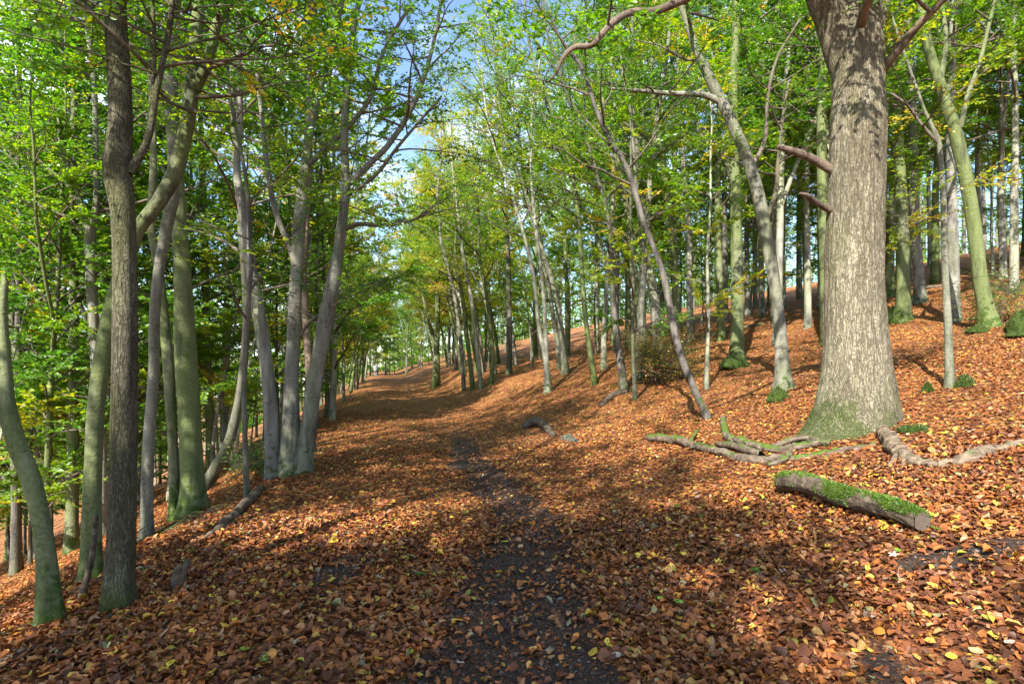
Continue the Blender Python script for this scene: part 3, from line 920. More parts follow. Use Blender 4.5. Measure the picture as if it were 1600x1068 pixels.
hero('beech_tree', 'stout beech with a burred mossy foot just right of the oak',
     [[(1410, 503, 34), (1411, 470, 28), (1411, 440, 24), (1411, 380, 23), (1409, 310, 22), (1404, 230, 20), (1398, 150, 19), (1392, 60, 17), (1390, -40, 15)]],
     bark='green_beech', H=17, lo=0.5, n=16, length=3.0, seed=29, tint=(0.36, 0.16), sides=18)
hero('beech_tree', 'smooth grey beech close behind the burred one right of the oak',
     [[(1437, 473, 26), (1436, 440, 22), (1431, 380, 19), (1428, 310, 18), (1427, 230, 17), (1425, 150, 16), (1420, 60, 14)]],
     bark='beech', H=17, lo=0.5, n=16, length=3.0, seed=30, tint=(0.38, 0.16), sides=16)
hero('beech_tree', 'thin pale crooked sapling standing between the oak and the curved beech',
     [[(1484, 606, 19), (1483, 560, 16), (1481, 500, 15), (1478, 450, 13), (1476, 390, 13), (1475, 330, 12), (1472, 280, 11), (1466, 215, 10), (1452, 190, 8), (1440, 160, 6)]],
     limbs=[[(1472, 230, 7), (1440, 195, 6), (1418, 165, 5), (1390, 145, 4)], [(1475, 345, 4), (1450, 342, 3), (1420, 352, 2), (1405, 360, 2)]],
     bark='beech', H=6.5, lo=0.7, n=8, length=1.3, seed=31, tint=(0.62, 0.2), leafy=True, dens=0.7)
hero('beech_tree', 'large smooth beech curving left at the far right with a green mossy foot',
     [[(1546, 512, 40), (1541, 480, 32), (1533, 440, 29), (1527, 390, 28), (1519, 330, 27), (1508, 270, 26), (1495, 215, 26), (1483, 175, 25), (1468, 130, 22), (1452, 80, 19), (1440, 20, 17), (1430, -60, 15)]],
     limbs=[[(1500, 200, 10), (1512, 150, 9), (1530, 100, 8), (1545, 40, 7), (1560, -20, 6)], [(1466, 140, 11), (1474, 100, 10), (1478, 60, 9), (1470, 0, 8)]],
     bark='green_beech', H=14, lo=0.5, n=14, length=3.0, seed=32, tint=(0.36, 0.16), sides=20)

# ------------------------------------------------------------------ the great oak
OD = hit(1335, 686)
def oak():
    prof = [(700, 1240, 1428), (680, 1252, 1414), (655, 1263, 1408), (630, 1271, 1404), (600, 1278, 1400), (570, 1282, 1395), (540, 1284, 1391), (500, 1285, 1387), (450, 1286, 1383), (400, 1287, 1382),
            (350, 1290, 1382), (300, 1292, 1383), (262, 1294, 1384), (230, 1294, 1385), (190, 1297, 1384), (150, 1299, 1382), (110, 1299, 1381), (70, 1297, 1380), (40, 1296, 1378), (0, 1296, 1376), (-60, 1302, 1372), (-160, 1308, 1366), (-300, 1312, 1356)]
    d = OD + 0.62
    bp = P(1335, 686, d)
    bp[2] = float(ground_z(bp[0], bp[1]))
    HERO_XY.append((bp[0], bp[1]))
    root = thing('oak_tree', 'huge old oak with thick cracked bark and mossy flared foot right of the path', 'tree', tuple(bp))
    rows = np.array([np.concatenate([P((a + b) / 2, y, d), [(b - a) / 2 / FPX * d * wfix(1335)]]) for y, a, b in prof])
    zz = np.concatenate([np.linspace(rows[0, 2] - 0.35, rows[0, 2], 12, endpoint=False), np.linspace(rows[0, 2], rows[-1, 2], 360)])
    cx = np.interp(zz, rows[:, 2], rows[:, 0]) - bp[0]
    rr = np.interp(zz, rows[:, 2], rows[:, 3])
    n = 170
    ang = np.arange(n) * 2 * math.pi / n
    A, Zm = np.meshgrid(ang, zz)
    Rm = rr[:, None] * np.ones(n)
    h = np.maximum(Zm - bp[2], -0.3)
    lob = (np.cos(A - 0.15) * 0.5 + 0.5) ** 6 * 0.9 + (np.cos(A - 3.45) * 0.5 + 0.5) ** 5 * 1.2 + (np.cos(A - 4.3) * 0.5 + 0.5) ** 9 * 0.8 + (np.cos(A - 5.4) * 0.5 + 0.5) ** 9 * 0.6 + (np.cos(A - 1.6) * 0.5 + 0.5) ** 8 * 0.7
    Rm = Rm * (1 + 0.16 * np.exp(-h / 0.22) * (lob - 0.3))
    Rm = Rm * (1 + 0.05 * (fbm(np.cos(A) * 1.3 + 4, np.sin(A) * 1.3 + 4, Zm * 0.8, seed=5) - 0.5) * 2)
    # burr rings and knobs
    Rm = Rm * (1 + 0.035 * np.exp(-((Zm - (bp[2] + 4.0)) / 0.18) ** 2))
    # bark plates: distance to cell borders on a stretched grid
    cw, chh = 0.045, 0.15
    nu = int(2 * math.pi * 0.45 / cw)
    U = A / (2 * math.pi) * nu + 0.9 * (fbm(np.cos(A) * 6, np.sin(A) * 6, Zm * 4, seed=61) - 0.5)
    V = Zm / chh + 1.2 * (fbm(np.cos(A) * 5, np.sin(A) * 5, Zm * 3, seed=62) - 0.5)
    iu, iv = np.floor(U), np.floor(V)
    f1 = np.full(U.shape, 9.0)
    f2 = np.full(U.shape, 9.0)
    for du in (-1, 0, 1):
        for dv in (-1, 0, 1):
            a_ = (iu + du) % nu
            b_ = iv + dv
            ju = iu + du + 0.15 + 0.7 * _hash(a_, b_, np.zeros_like(a_), 1)
            jv = iv + dv + 0.15 + 0.7 * _hash(a_, b_, np.zeros_like(a_), 2)
            dd = np.sqrt((U - ju) ** 2 + (V - jv) ** 2)
            f2 = np.where(dd < f1, f1, np.minimum(f2, dd))
            f1 = np.minimum(f1, dd)
    groove = 1 - np.clip((f2 - f1) / 0.28, 0, 1)
    Rm = Rm - 0.006 * groove + 0.035 * (fbm(np.cos(A) * 9, np.sin(A) * 9, Zm * 2.2, seed=9) - 0.5)
    V3 = np.stack([cx[:, None] + Rm * np.cos(A), Rm * np.sin(A), Zm - bp[2]], -1)
    mb = MB()
    kz = len(zz)
    i = np.arange(kz - 1)[:, None] * n
    j = np.arange(n)[None]
    mb.add(V3.reshape(-1, 3), np.stack([i + j, i + (j + 1) % n, i + n + (j + 1) % n, i + n + j], -1).reshape(-1, 4))
    link('trunk', mb.mesh('trunk', MAT['oak']), root)
    rng = np.random.default_rng(77)
    def limb(rows, mat, n=12, amp=0.1):
        r = np.array([np.concatenate([P(c[0], c[1], d + c[3]) - bp, [c[2] / FPX * (d + c[3]) * 0.5 * wfix(c[0])]]) for c in rows])
        f = spline(r, len(r) * 8)
        f[:, 3] = np.maximum(f[:, 3], 0.006)
        b = MB()
        tubes(b, f[:, :3], f[:, 3], n, lumpy(len(rows), amp, 2.5), cap='force')
        link('limb', b.mesh('limb', MAT[mat]), root)
        return f[:, :3], f[:, 3]
    L = []
    L.append(limb([(1338, 190, 40, 0.1), (1330, 130, 52, 0.08), (1316, 75, 58, 0.05), (1300, 25, 56, 0), (1282, -20, 52, -0.1), (1255, -90, 44, -0.3), (1215, -190, 36, -0.7), (1190, -330, 28, -1.0), (1180, -480, 18, -1.2)], 'oak', 22))
    L.append(limb([(1358, 60, 40, 0.15), (1372, 0, 40, 0.2), (1390, -80, 36, 0.5), (1420, -200, 30, 0.9), (1440, -360, 22, 1.3), (1450, -520, 12, 1.6)], 'oak', 20))
    L.append(limb([(1376, 112, 20, -0.1), (1400, 82, 17, -0.3), (1430, 45, 15, -0.5), (1462, 12, 13, -0.7), (1500, -30, 11, -0.9), (1550, -90, 8, -1.0)], 'red_bark', 10))
    L.append(limb([(1345, 40, 18, -0.4), (1352, 10, 16, -0.6), (1365, -20, 14, -0.8), (1375, -70, 10, -1.0)], 'red_bark', 10))
    L.append(limb([(1325, 280, 18, 0.1), (1296, 264, 17, 0.05), (1272, 250, 15, 0), (1252, 241, 13, -0.1), (1232, 234, 11, -0.2), (1215, 230, 8, -0.25)], 'red_bark', 9, 0.2))
    L.append(limb([(1320, 340, 13, 0.0), (1294, 326, 12, 0.0), (1272, 314, 10, -0.1), (1262, 306, 8, -0.2), (1250, 302, 4, -0.3)], 'red_bark', 8, 0.2))
    L.append(limb([(1288, -70, 24, -0.2), (1220, -55, 20, -0.6), (1140, -35, 17, -1.0), (1062, 2, 14, -1.2), (1022, 18, 12, -1.3), (985, 20, 11, -1.4), (955, 38, 11, -1.5), (925, 70, 10, -1.5), (898, 74, 9, -1.5), (880, 90, 7, -1.5), (870, 112, 5, -1.5), (858, 128, 3, -1.5)], 'red_bark', 9, 0.15))
    wood, fol = MB(), MB()
    for k, (lo, nn, ln, tt) in {0: (0.45, 12, 2.6, 0.32), 1: (0.45, 12, 2.6, 0.34), 2: (0.35, 9, 1.6, 0.55), 3: (0.5, 6, 1.4, 0.5), 6: (0.25, 9, 1.0, 0.30)}.items():
        w2, f2 = grow(rng, L[k][0], L[k][1], lo, nn, ln, (0, 0, 0), (10, 50), (tt, 0.2), 0.085, 0.8)
        link('branches', w2.mesh('branches', MAT['twig']), root)
        link('crown', f2.mesh('crown', MAT['leaf'], smooth=False, tints=True), root)
    # moss tufts on the foot
    mo = MB()
    s = rng.integers(12, 120, 60000)
    a_ = rng.integers(0, n, 60000)
    p = V3[s, a_]
    hh = p[:, 2]
    key = 0.45 * np.exp(-np.maximum(hh, 0) / 0.35) + 0.36 * (-np.cos(ang[a_] + 0.35)) * np.exp(-hh / 0.8) + 1.3 * (fbm(p[:, 0] * 4, p[:, 1] * 4, p[:, 2] * 3.5, seed=31) - 0.5)
    keep = (key > 0.40) & (hh < 1.3) & (np.sin(ang[a_]) < 0.4)
    p, aa = p[keep][:9000], ang[a_][keep][:9000]
    nr = unit(np.stack([np.cos(aa), np.sin(aa), 0.25 + 0 * aa], 1))
    dv = unit(nr + rng.normal(0, 0.5, nr.shape) + np.array([0, 0, 0.35]))
    leaf_quads(mo, p - nr * 0.004, dv, rng.normal(0, 1, nr.shape), rng.uniform(0.010, 0.022, len(p)), rng.uniform(0, 1, len(p)), 0.4)
    link('moss', mo.mesh('moss', MAT['moss'], smooth=False, tints=True), root)
oak()

# ------------------------------------------------------------------ the rest of the wood: kinds of trees that copies share
tall = [Tree(200 + i, H, r, bk, (lx, 0), lo, n, ln, (bx, 0, 0), (ti, 0.12), fk, 0.95)
        for i, (H, r, bk, lx, lo, n, ln, bx, ti, fk) in enumerate([
            (16, 0.15, 'beech', 0.0, 0.30, 26, 3.0, 0, 0.36, 1), (15, 0.12, 'pale_beech', 0.02, 0.28, 24, 2.8, 0, 0.42, 1), (17, 0.17, 'green_beech', -0.02, 0.32, 28, 3.2, 0, 0.34, 0),
            (14, 0.11, 'pale_beech', 0.03, 0.26, 24, 2.6, 0, 0.46, 1), (16, 0.13, 'pale_beech', -0.01, 0.30, 26, 3.0, 0, 0.42, 1), (15, 0.14, 'beech', 0.02, 0.25, 28, 3.2, 0, 0.50, 1)])]
leaning = [Tree(230 + i, H, r, bk, (-0.22, 0), 0.34, 22, 3.1, (-0.45, 0, 0), (ti, 0.15), fk, 1.15)
           for i, (H, r, bk, ti, fk) in enumerate([(14, 0.12, 'beech', 0.62, 1), (13, 0.10, 'pale_beech', 0.70, 1), (15, 0.13, 'green_beech', 0.56, 1)])]
bushy = [Tree(250 + i, H, r, bk, (0.03, 0), 0.12, 26, 2.3, (0.1, 0, 0), (ti, 0.11), 1, 1.2)
         for i, (H, r, bk, ti) in enumerate([(11, 0.08, 'dark_beech', 0.36), (12, 0.07, 'pale_beech', 0.44), (10, 0.07, 'beech', 0.48), (13, 0.09, 'green_beech', 0.40)])]

golden = [Tree(290 + i, 15, 0.14, bk, (0, 0), 0.14, 34, 3.2, (0, 0, 0), (ti, 0.12), 1, 1.1) for i, (bk, ti) in enumerate([('beech', 0.68), ('green_beech', 0.6)])]
airy = [Tree(270 + i, H, r, bk, (0.02, 0), 0.35, 16, 2.2, (0.1, 0, 0), (ti, 0.16), 1, 0.9)
        for i, (H, r, bk, ti) in enumerate([(13, 0.09, 'dark_beech', 0.45), (12, 0.07, 'pale_beech', 0.5), (14, 0.10, 'green_beech', 0.45)])]
poles = [Tree(280 + i, H, r, bk, (0.02, 0), 0.15, 18, 1.5, (0, 0, 0), (ti, 0.16), 0, 1.0, wob=0.3)
         for i, (H, r, bk, ti) in enumerate([(9, 0.045, 'dark_beech', 0.42), (10, 0.05, 'pale_beech', 0.5), (8, 0.04, 'beech', 0.46)])]
rng = np.random.default_rng(5)
taken = list(HERO_XY)
def free(x, y, gap):
    return all((x - a) ** 2 + (y - b) ** 2 > gap * gap for a, b in taken)

def scatter(n, dom, kinds, gap, label, group, rot=None, sc=(0.85, 1.15), tries=4000, ok=None, name='beech_tree'):
    c = 0
    for _ in range(tries):
        if c >= n:
            break
        y = dom[2] + (dom[3] - dom[2]) * rng.uniform() ** 1.25
        u = rng.uniform(dom[0], dom[1])
        x = u + float(path_x(y))
        if not free(x, y, gap) or (ok and not ok(x, y)):
            continue
        taken.append((x, y))
        t = kinds[rng.integers(len(kinds))]
        place(t, x, y, rng.uniform(0, 6.28) if rot is None else (rng.normal(rot[0], rot[1]) if isinstance(rot, tuple) else rng.normal(0, rot)), rng.uniform(*sc), label, group, name)
        c += 1
    return c

def inview(x, y):
    return abs(x) < 0.98 * y + 6
# beside the path, leaning over it
scatter(18, (2.6, 7.0, 16, 60), leaning, 1.7, 'slim beech leaning over the path from its right bank', 'beeches leaning over the path from the right', 0.35, (0.8, 1.1))
# the crowd on the right slope
def right_ok(x, y):
    px = 800 + FPX * x / y
    return inview(x, y) and not (y < 13) and not (1240 < px < 1440 and y < 15)
scatter(50, (5, 26, 12.5, 34), tall, 1.35, 'tall slim beech in the crowd on the right slope', 'beeches crowding the right slope', None, (0.85, 1.15), ok=right_ok)
scatter(12, (7, 28, 20, 46), bushy, 1.5, 'leafy young beech on the right slope', 'young beeches on the right slope', None, (0.7, 0.95), ok=inview)
scatter(32, (4.5, 26, 12, 38), poles, 1.0, 'thin pole-like beech on the right slope', 'thin beeches on the right slope', None, (0.9, 1.4), ok=right_ok, name='beech_sapling')
scatter(7, (-9, -4.5, 34, 62), golden, 2.0, 'tall yellowing beech left of the far path', 'tall yellowing beeches by the far path', None, (1.1, 1.35))
scatter(6, (4, 9, 38, 66), golden, 2.0, 'tall yellowing beech right of the far path', 'tall yellowing beeches by the far path', None, (1.1, 1.35))
scatter(30, (8, 50, 28, 90), tall + bushy, 1.9, 'distant slim beech high on the right slope', 'distant beeches high on the right slope', None, (0.85, 1.1), ok=inview)
# left row along the edge of the path
scatter(13, (-4.3, -3.2, 11, 60), airy, 1.0, 'beech in the row along the left edge of the path', 'beeches in a row on the left edge of the path', None, (0.75, 1.0))
# the slope below on the left
def left_ok(x, y):
    return inview(x, y) and y > 10.5
scatter(30, (-15, -4.2, 7.5, 26), poles, 0.9, 'thin pole-like young beech on the lower left slope', 'thin young beeches on the lower left slope', None, (0.8, 1.2), ok=left_ok, name='beech_sapling')
scatter(34, (-18, -4.5, 7.5, 30), bushy + tall[1:4:2], 1.2, 'leafy young beech on the slope falling away to the left', 'young beeches on the lower left slope', None, (0.8, 1.15), ok=left_ok)
scatter(26, (-46, -10, 12, 80), tall[:4] + bushy, 2.0, 'distant beech down the left slope', 'distant beeches down the left slope', None, (0.9, 1.2), ok=inview)
scatter(16, (-6.5, -3.4, 20, 74), leaning, 1.3, 'slim beech leaning over the path from its left edge', 'beeches leaning over the path from the left', (math.pi, 0.4), (0.75, 1.05))
scatter(28, (-9, 9, 82, 112), bushy + tall[3:], 1.6, 'distant beech closing the view at the end of the path', 'distant beeches at the end of the path', None, (1.0, 1.4))
# left slope beeches, then unseen beeches added behind the viewer to shade the foreground
for px_, d_, k_, r_ in [(25, 12.5, 0, 0.5), (112, 11.5, 3, 2.0), (205, 13.5, 1, 3.6), (330, 15.0, 3, 4.4), (60, 16.0, 2, 5.2), (520, 17.5, 1, 1.0)]:
    place(bushy[k_], (px_ - 800) / FPX * d_, d_, r_, 1.35, '', 'tall beeches on the lower left slope')
BACK_SHADE = [(-6.88, -11.42, 4, 2.71, 1.15), (-6.48, -6.66, 0, 3.69, 0.98), (-4.72, -4.03, 1, 5.16, 0.99), (-6.69, 1.82, 5, 0.48, 1.00), (-8.92, -9.97, 4, 2.24, 1.03), (-4.49, -9.60, 5, 3.76, 1.02), (-7.72, -0.18, 4, 4.39, 1.07), (-9.62, -12.13, 2, 3.05, 1.14)]  # unseen trees, positions chosen so their shadows leave sun patches in front
for x_, y_, k_, rz_, sc_ in BACK_SHADE:
    place(tall[k_], x_, y_, rz_, sc_, 'unseen beech added behind the viewer to shade the foreground', 'beeches behind the viewer')

# ------------------------------------------------------------------ fallen leaves
def leaf_litter():
    rng = np.random.default_rng(11)
    mb = MB()
    def region(d0, d1, per_m2, fine):
        side = 1.06
        def samp(n):
            d = np.sqrt(rng.uniform(d0 * d0, d1 * d1, n))
            x = rng.uniform(-side, side, n) * d + rng.uniform(-0.8, 0.8, n)
            return x, d
        n = int(side * (d1 * d1 - d0 * d0) * per_m2)
        x, y = samp(n)
        b = bare(x, y)
        clump = fbm(x * 2.1, y * 2.1, seed=41)
        keep = rng.uniform(size=n) > b * 0.84 + 0.35 * (clump < 0.33)
        x, y = x[keep], y[keep]
        n = len(x)
        e = 0.05
        z = ground_z(x, y)
        gxn = (ground_z(x + e, y) - z) / e
        gyn = (ground_z(x, y + e) - z) / e
        nr = np.stack([-gxn, -gyn, np.ones(n)], 1) + rng.normal(0, 0.30, (n, 3))
        nr = unit(nr)
        az = rng.uniform(0, 6.28, n)
        dv = np.stack([np.cos(az), np.sin(az), 0 * az], 1)
        dv = unit(dv - (dv * nr).sum(1, keepdims=True) * nr)
        pos = np.stack([x, y, z + rng.uniform(0.004, 0.03, n)], 1)
        sz = rng.uniform(0.026, 0.062, n) * np.where(rng.uniform(size=n) < 0.1, 1.3, 1)
        big = fbm(x * 0.8, y * 0.8, seed=51)
        t = np.clip(rng.normal(0.38, 0.21, n) + (big - 0.5) * 0.35, 0, 0.76)
        u = rng.uniform(size=n)
        t = np.where(u < 0.09, rng.uniform(0.76, 0.86, n), t)
        t = np.where((u > 0.09) & (u < 0.135), rng.uniform(0.86, 0.94, n), t)
        t = np.where((u > 0.135) & (u < 0.147), rng.uniform(0.955, 0.975, n), t)
        t = np.where((u > 0.15) & (u < 0.165), 1.0, t)
        # near leaves keep out of the per-object random shift: the litter is one object
        if not fine:
            leaf_quads(mb, pos - dv * sz[:, None] * 0.5, dv, nr, sz, t, 0.7, 0.10)
            return
        sd = unit(np.cross(nr, dv))
        s = sz[:, None]
        curl = rng.normal(0.12, 0.2, n)[:, None]
        tipc = rng.normal(0.08, 0.22, n)[:, None]
        w = rng.uniform(0.17, 0.40, n)[:, None]
        o = pos - dv * s * 0.5
        v = np.stack([o, o + dv * s * 0.28 - sd * s * w + nr * s * curl, o + dv * s * 0.68 - sd * s * w * 0.86 + nr * s * (curl + tipc * 0.5), o + dv * s + nr * s * tipc,
                      o + dv * s * 0.68 + sd * s * w * 0.86 + nr * s * (curl + tipc * 0.5), o + dv * s * 0.28 + sd * s * w + nr * s * curl], 1)
        v = v + rng.normal(0, 1, v.shape) * (0.03 + 0.08 * (rng.uniform(size=(n, 1, 1)) < 0.3)) * s[:, None, :]
        f = np.arange(n)[:, None] * 6
        F = np.concatenate([f + np.array([[0, 1, 2, 3]]), f + np.array([[0, 3, 4, 5]])])
        mb.add(v.reshape(-1, 3), F, np.concatenate([t, t]))
    region(1.8, 5.9, 1950, True)
    region(5.9, 11, 850, False)
    region(11, 20, 260, False)
    region(20, 36, 70, False)
    n = 140000
    d = np.sqrt(rng.uniform(1.8 ** 2, 9.0 ** 2, n))
    x = rng.uniform(-1, 1, n) * d
    kp = bare(x, d) > rng.uniform(0.15, 0.6, n)
    x, d = x[kp][:30000], d[kp][:30000]
    n = len(x)
    az = rng.uniform(0, 6.28, n)
    leaf_quads(mb, np.stack([x, d, ground_z(x, d) + rng.uniform(0.001, 0.008, n)], 1), np.stack([np.cos(az), np.sin(az), rng.normal(0, 0.25, n)], 1), np.array([0, 0, 1.0]) + rng.normal(0, 0.6, (n, 3)),
               rng.uniform(0.008, 0.03, n), np.clip(rng.normal(0.15, 0.2, n), 0, 0.8), 0.55, 0.15)
    o = link('leaf_litter', mb.mesh('leaf_litter', MAT['litter'], smooth=True, tints=True))
    o['kind'] = 'stuff'
    o['label'] = 'carpet of rust-brown fallen beech leaves covering the forest floor'
    o['category'] = 'fallen leaves'
leaf_litter()


# ------------------------------------------------------------------ far-off wood that closes the view
def far_wood():
    rng = np.random.default_rng(91)
    wood, fol = MB(), MB()
    spots = []
    for _ in range(90):
        y = rng.uniform(20, 130)
        spots.append((float(path_x(y)) - rng.uniform(46, 80), y))
    for _ in range(170):
        y = rng.uniform(10, 140)
        spots.append((float(path_x(y)) + rng.uniform(50, 76), y))
    for _ in range(130):
        y = rng.uniform(122, 170)
        spots.append((float(path_x(y)) + rng.uniform(-46, 56), y))
    for x, y in spots:
        z = float(ground_z(x, y))
        H = rng.uniform(13, 19)
        st = np.array([[x, y, z - 0.3], [x + rng.normal(0, 0.3), y, z + H * 0.5], [x + rng.normal(0, 0.6), y, z + H]])
        tubes(wood, spline(st, 6), np.linspace(0.17, 0.04, 6), 6)
        nl = 210
        nc = 30
        cc = np.stack([rng.normal(0, 1.5, nc), rng.normal(0, 1.5, nc), 0.4 + (H - 0.4) * rng.uniform(0, 1, nc) ** 1.6], 1) + np.array([x, y, z])
        c = cc[rng.integers(0, nc, nl)] + rng.normal(0, 1, (nl, 3)) * np.array([0.85, 0.85, 0.35])
        dv = rng.normal(0, 1, (nl, 3)) * np.array([1, 1, 0.4])
        leaf_quads(fol, c, dv, np.array([0, 0, 1.0]) + rng.normal(0, 0.5, (nl, 3)), rng.uniform(0.28, 0.58, nl) * (1.9 if y > 100 else 1.0), np.clip(rng.normal(0.42, 0.1) + rng.normal(0, 0.1, nl), 0, 1))
    root = thing('distant_woodland', 'far-off beech wood closing the view beyond the nearer trees', 'woodland')
    root['kind'] = 'stuff'
    a_ = link('trunks', wood.mesh('trunks', MAT['beech']), root)
    b_ = link('foliage', fol.mesh('foliage', MAT['leaf'], smooth=False, tints=True), root)
    a_['kind'] = b_['kind'] = 'stuff'
far_wood()

# ------------------------------------------------------------------ things lying on the ground
def gnarl(seed, amp):
    def f(pts, ang):
        k = pts.shape[1]
        t = (np.arange(k) * 0.16)[None, :, None]
        c, s_ = np.cos(ang)[None, None], np.sin(ang)[None, None]
        r = 1 + amp * 2 * (fbm(c * 1.8 + 7, s_ * 1.8 + 7, t * 2.2, seed=seed, oct=4) - 0.5)
        r = r + 0.16 * np.abs(np.sin(ang * 3 + t * 1.1 + seed))[...] - 0.10
        return r
    return f

def lying(name, label, cat, pix, mat='dead', lift=0.6, n=9, amp=0.42, raise_=None, group=None, extra=(), caps=True):
    """a piece of wood traced along the ground: rows of (px, py, width_px, height above ground)"""
    rows = []
    for c in pix:
        d = hit(c[0], c[1])
        x = (c[0] - 800) / FPX * d
        r = c[2] / FPX * d * 0.5 * wfix(c[0])
        z = float(ground_z(x, d)) + r * lift + (c[3] if len(c) > 3 else 0)
        rows.append([x, d, z, r])
    rows = np.array(rows)
    o = rows[0, :3].copy()
    f = spline(rows, max(30, len(rows) * 14))
    f[:, 3] = np.maximum(f[:, 3], 0.0025)
    lift_j = np.random.default_rng(len(label) * 3)
    f[:, :3] += np.cumsum(lift_j.normal(0, 1, (len(f), 3)), 0) * 0.0035 + lift_j.normal(0, 0.0025, (len(f), 3))
    f[:, 3] *= 0.72 + 0.6 * fbm(np.arange(len(f)) * 0.22 + len(label), 0.5 + 0 * f[:, 3], seed=77)
    f[:, 2] -= 0.35 * f[:, 3] * sstep(0.5, 0.8, fbm(np.arange(len(f)) * 0.12, 3.5 + 0 * f[:, 3], seed=len(label)))
    mb = MB()
    tubes(mb, f[:, :3] - o, f[:, 3], n + 6, gnarl(len(label), amp), cap='force')
    root = thing(name, label, cat, tuple(o), 0, group, None if extra else mb.mesh(name, MAT[mat]))
    if extra:
        link('stem', mb.mesh('stem', MAT[mat]), root)
        for e in extra:
            r2 = []
            for c in e:
                d = hit(c[0], c[1]) if len(c) < 5 else c[4]
                x = (c[0] - 800) / FPX * d
                r = c[2] / FPX * d * 0.5
                z = float(ground_z(x, d)) + r * lift + c[3] if len(c) < 5 else CH + (HZ - c[1]) / FPX * d
                r2.append([x, d, z, r])
            f2 = spline(np.array(r2), len(r2) * 7)
            f2[:, 3] = np.maximum(f2[:, 3], 0.0025)
            b2 = MB()
            tubes(b2, f2[:, :3] - o, f2[:, 3], 10, gnarl(7, amp), cap='force')
            link('side_branch', b2.mesh('side_branch', MAT[mat]), root)
    return root

def tufts(mb, p, nr, rng, size=(0.010, 0.022), spread=0.7):
    dv = unit(nr + rng.normal(0, spread, nr.shape))
    leaf_quads(mb, p - nr * 0.004, dv, rng.normal(0, 1, nr.shape), rng.uniform(size[0], size[1], len(p)), rng.uniform(0, 1, len(p)), 0.4)

def mossy_log():
    rng = np.random.default_rng(15)
    dl, dr = hit(1226, 772), hit(1438, 836)
    rl, r2 = 15.0 / FPX * dl * 0.93, 17.5 / FPX * dr * 0.9
    A = np.array([(1222 - 800) / FPX * dl, dl, 0])
    B = np.array([(1440 - 800) / FPX * dr, dr, 0])
    A[2] = CH + (HZ - 752) / FPX * dl
    B[2] = CH + (HZ - 816) / FPX * dr
    A[2] = max(A[2], float(ground_z(A[0], A[1])) + rl * 0.7)
    B[2] = max(B[2], float(ground_z(B[0], B[1])) + r2 * 0.75)
    root = thing('fallen_log', 'thick moss-covered sawn log lying in front of the oak', 'log', tuple(A))
    k, n = 90, 56
    ax = unit(B - A)
    sd = unit(np.cross(ax, [0, 0, 1.0]))
    up = np.cross(sd, ax)
    t = np.linspace(0, 1, k)
    ang = np.arange(n) * 2 * math.pi / n
    T, AA = np.meshgrid(t, ang, indexing='ij')
    Lg = np.linalg.norm(B - A)
    rad = (rl * (1 - T) + r2 * T) * (1 + 0.17 * (fbm(np.cos(AA) * 2 + 3, np.sin(AA) * 2 + 3, T * Lg * 4, seed=71) - 0.5) * 2 + 0.16 * (fbm(np.cos(AA) * 9, np.sin(AA) * 9, T * Lg * 9, seed=72) - 0.5))
    bend = 0.05 * np.sin(T * 3.1) + 0.02 * np.sin(T * 9)
    C = (B - A)[None, None] * T[..., None] + up * bend[..., None]
    V = C + rad[..., None] * (np.cos(AA)[..., None] * sd + np.sin(AA)[..., None] * up)
    mb = MB()
    i = np.arange(k - 1)[:, None] * n
    j = np.arange(n)[None]
    mb.add(V.reshape(-1, 3), np.stack([i + j, i + (j + 1) % n, i + n + (j + 1) % n, i + n + j], -1).reshape(-1, 4))
    mb.f.append(np.arange(n)[None, ::-1].astype(np.int64))
    mb.t.append(np.zeros(1, np.float32))
    link('bark', mb.mesh('bark', MAT['dark_dead']), root)
    # the sawn end: concentric rings of faces set just inside the bark
    cb = MB()
    rings = [0.0001, 0.25, 0.5, 0.75, 0.97]
    vv = np.concatenate([C[-1, 0] + ax * 0.006 + (V[-1] - C[-1, 0]) * q for q in rings])
    i = np.arange(len(rings) - 1)[:, None] * n
    cb.add(vv, np.stack([i + j, i + n + j, i + n + (j + 1) % n, i + (j + 1) % n], -1).reshape(-1, 4))
    m = NT('sawn_wood')
    tc = m.n('TexCoord')
    mp = m.n('Mapping')
    mp.inputs['Location'].default_value = tuple(-C[-1, 0])
    m.l(tc.outputs['Object'], mp.inputs['Vector'])
    wv = m.n('TexWave', wave_type='RINGS', rings_direction='SPHERICAL')
    wv.inputs['Scale'].default_value = 22
    wv.inputs['Distortion'].default_value = 2.5
    wv.inputs['Detail'].default_value = 3
    m.l(mp.outputs['Vector'], wv.inputs['Vector'])
    nz = m.noise(tc.outputs['Object'], 18, 4)
    col = m.mix(wv.outputs['Fac'], (0.10, 0.075, 0.058), (0.20, 0.155, 0.12))
    m.surf(m.mix(nz, col, (0.07, 0.05, 0.04)), 0.85)
    link('cut_face', cb.mesh('cut_face', m.m), root)
    mo = MB()
    ii = rng.integers(0, k, 60000)
    jj2 = rng.integers(0, n, 60000)
    p = V[ii, jj2]
    nr = unit(p - C[ii, jj2])
    key = nr[:, 2] * 0.5 + 2.0 * (fbm(p[:, 0] * 7 + 9, p[:, 1] * 7, p[:, 2] * 7, seed=33) - 0.5)
    kp = key > 0.06
    p, nr = p[kp][:20000], nr[kp][:20000]
    tufts(mo, p + rng.normal(0, 0.006, p.shape), nr, rng, (0.010, 0.024))
    link('moss', mo.mesh('moss', MAT['vivid_moss'], smooth=False, tints=True), root)
mossy_log()
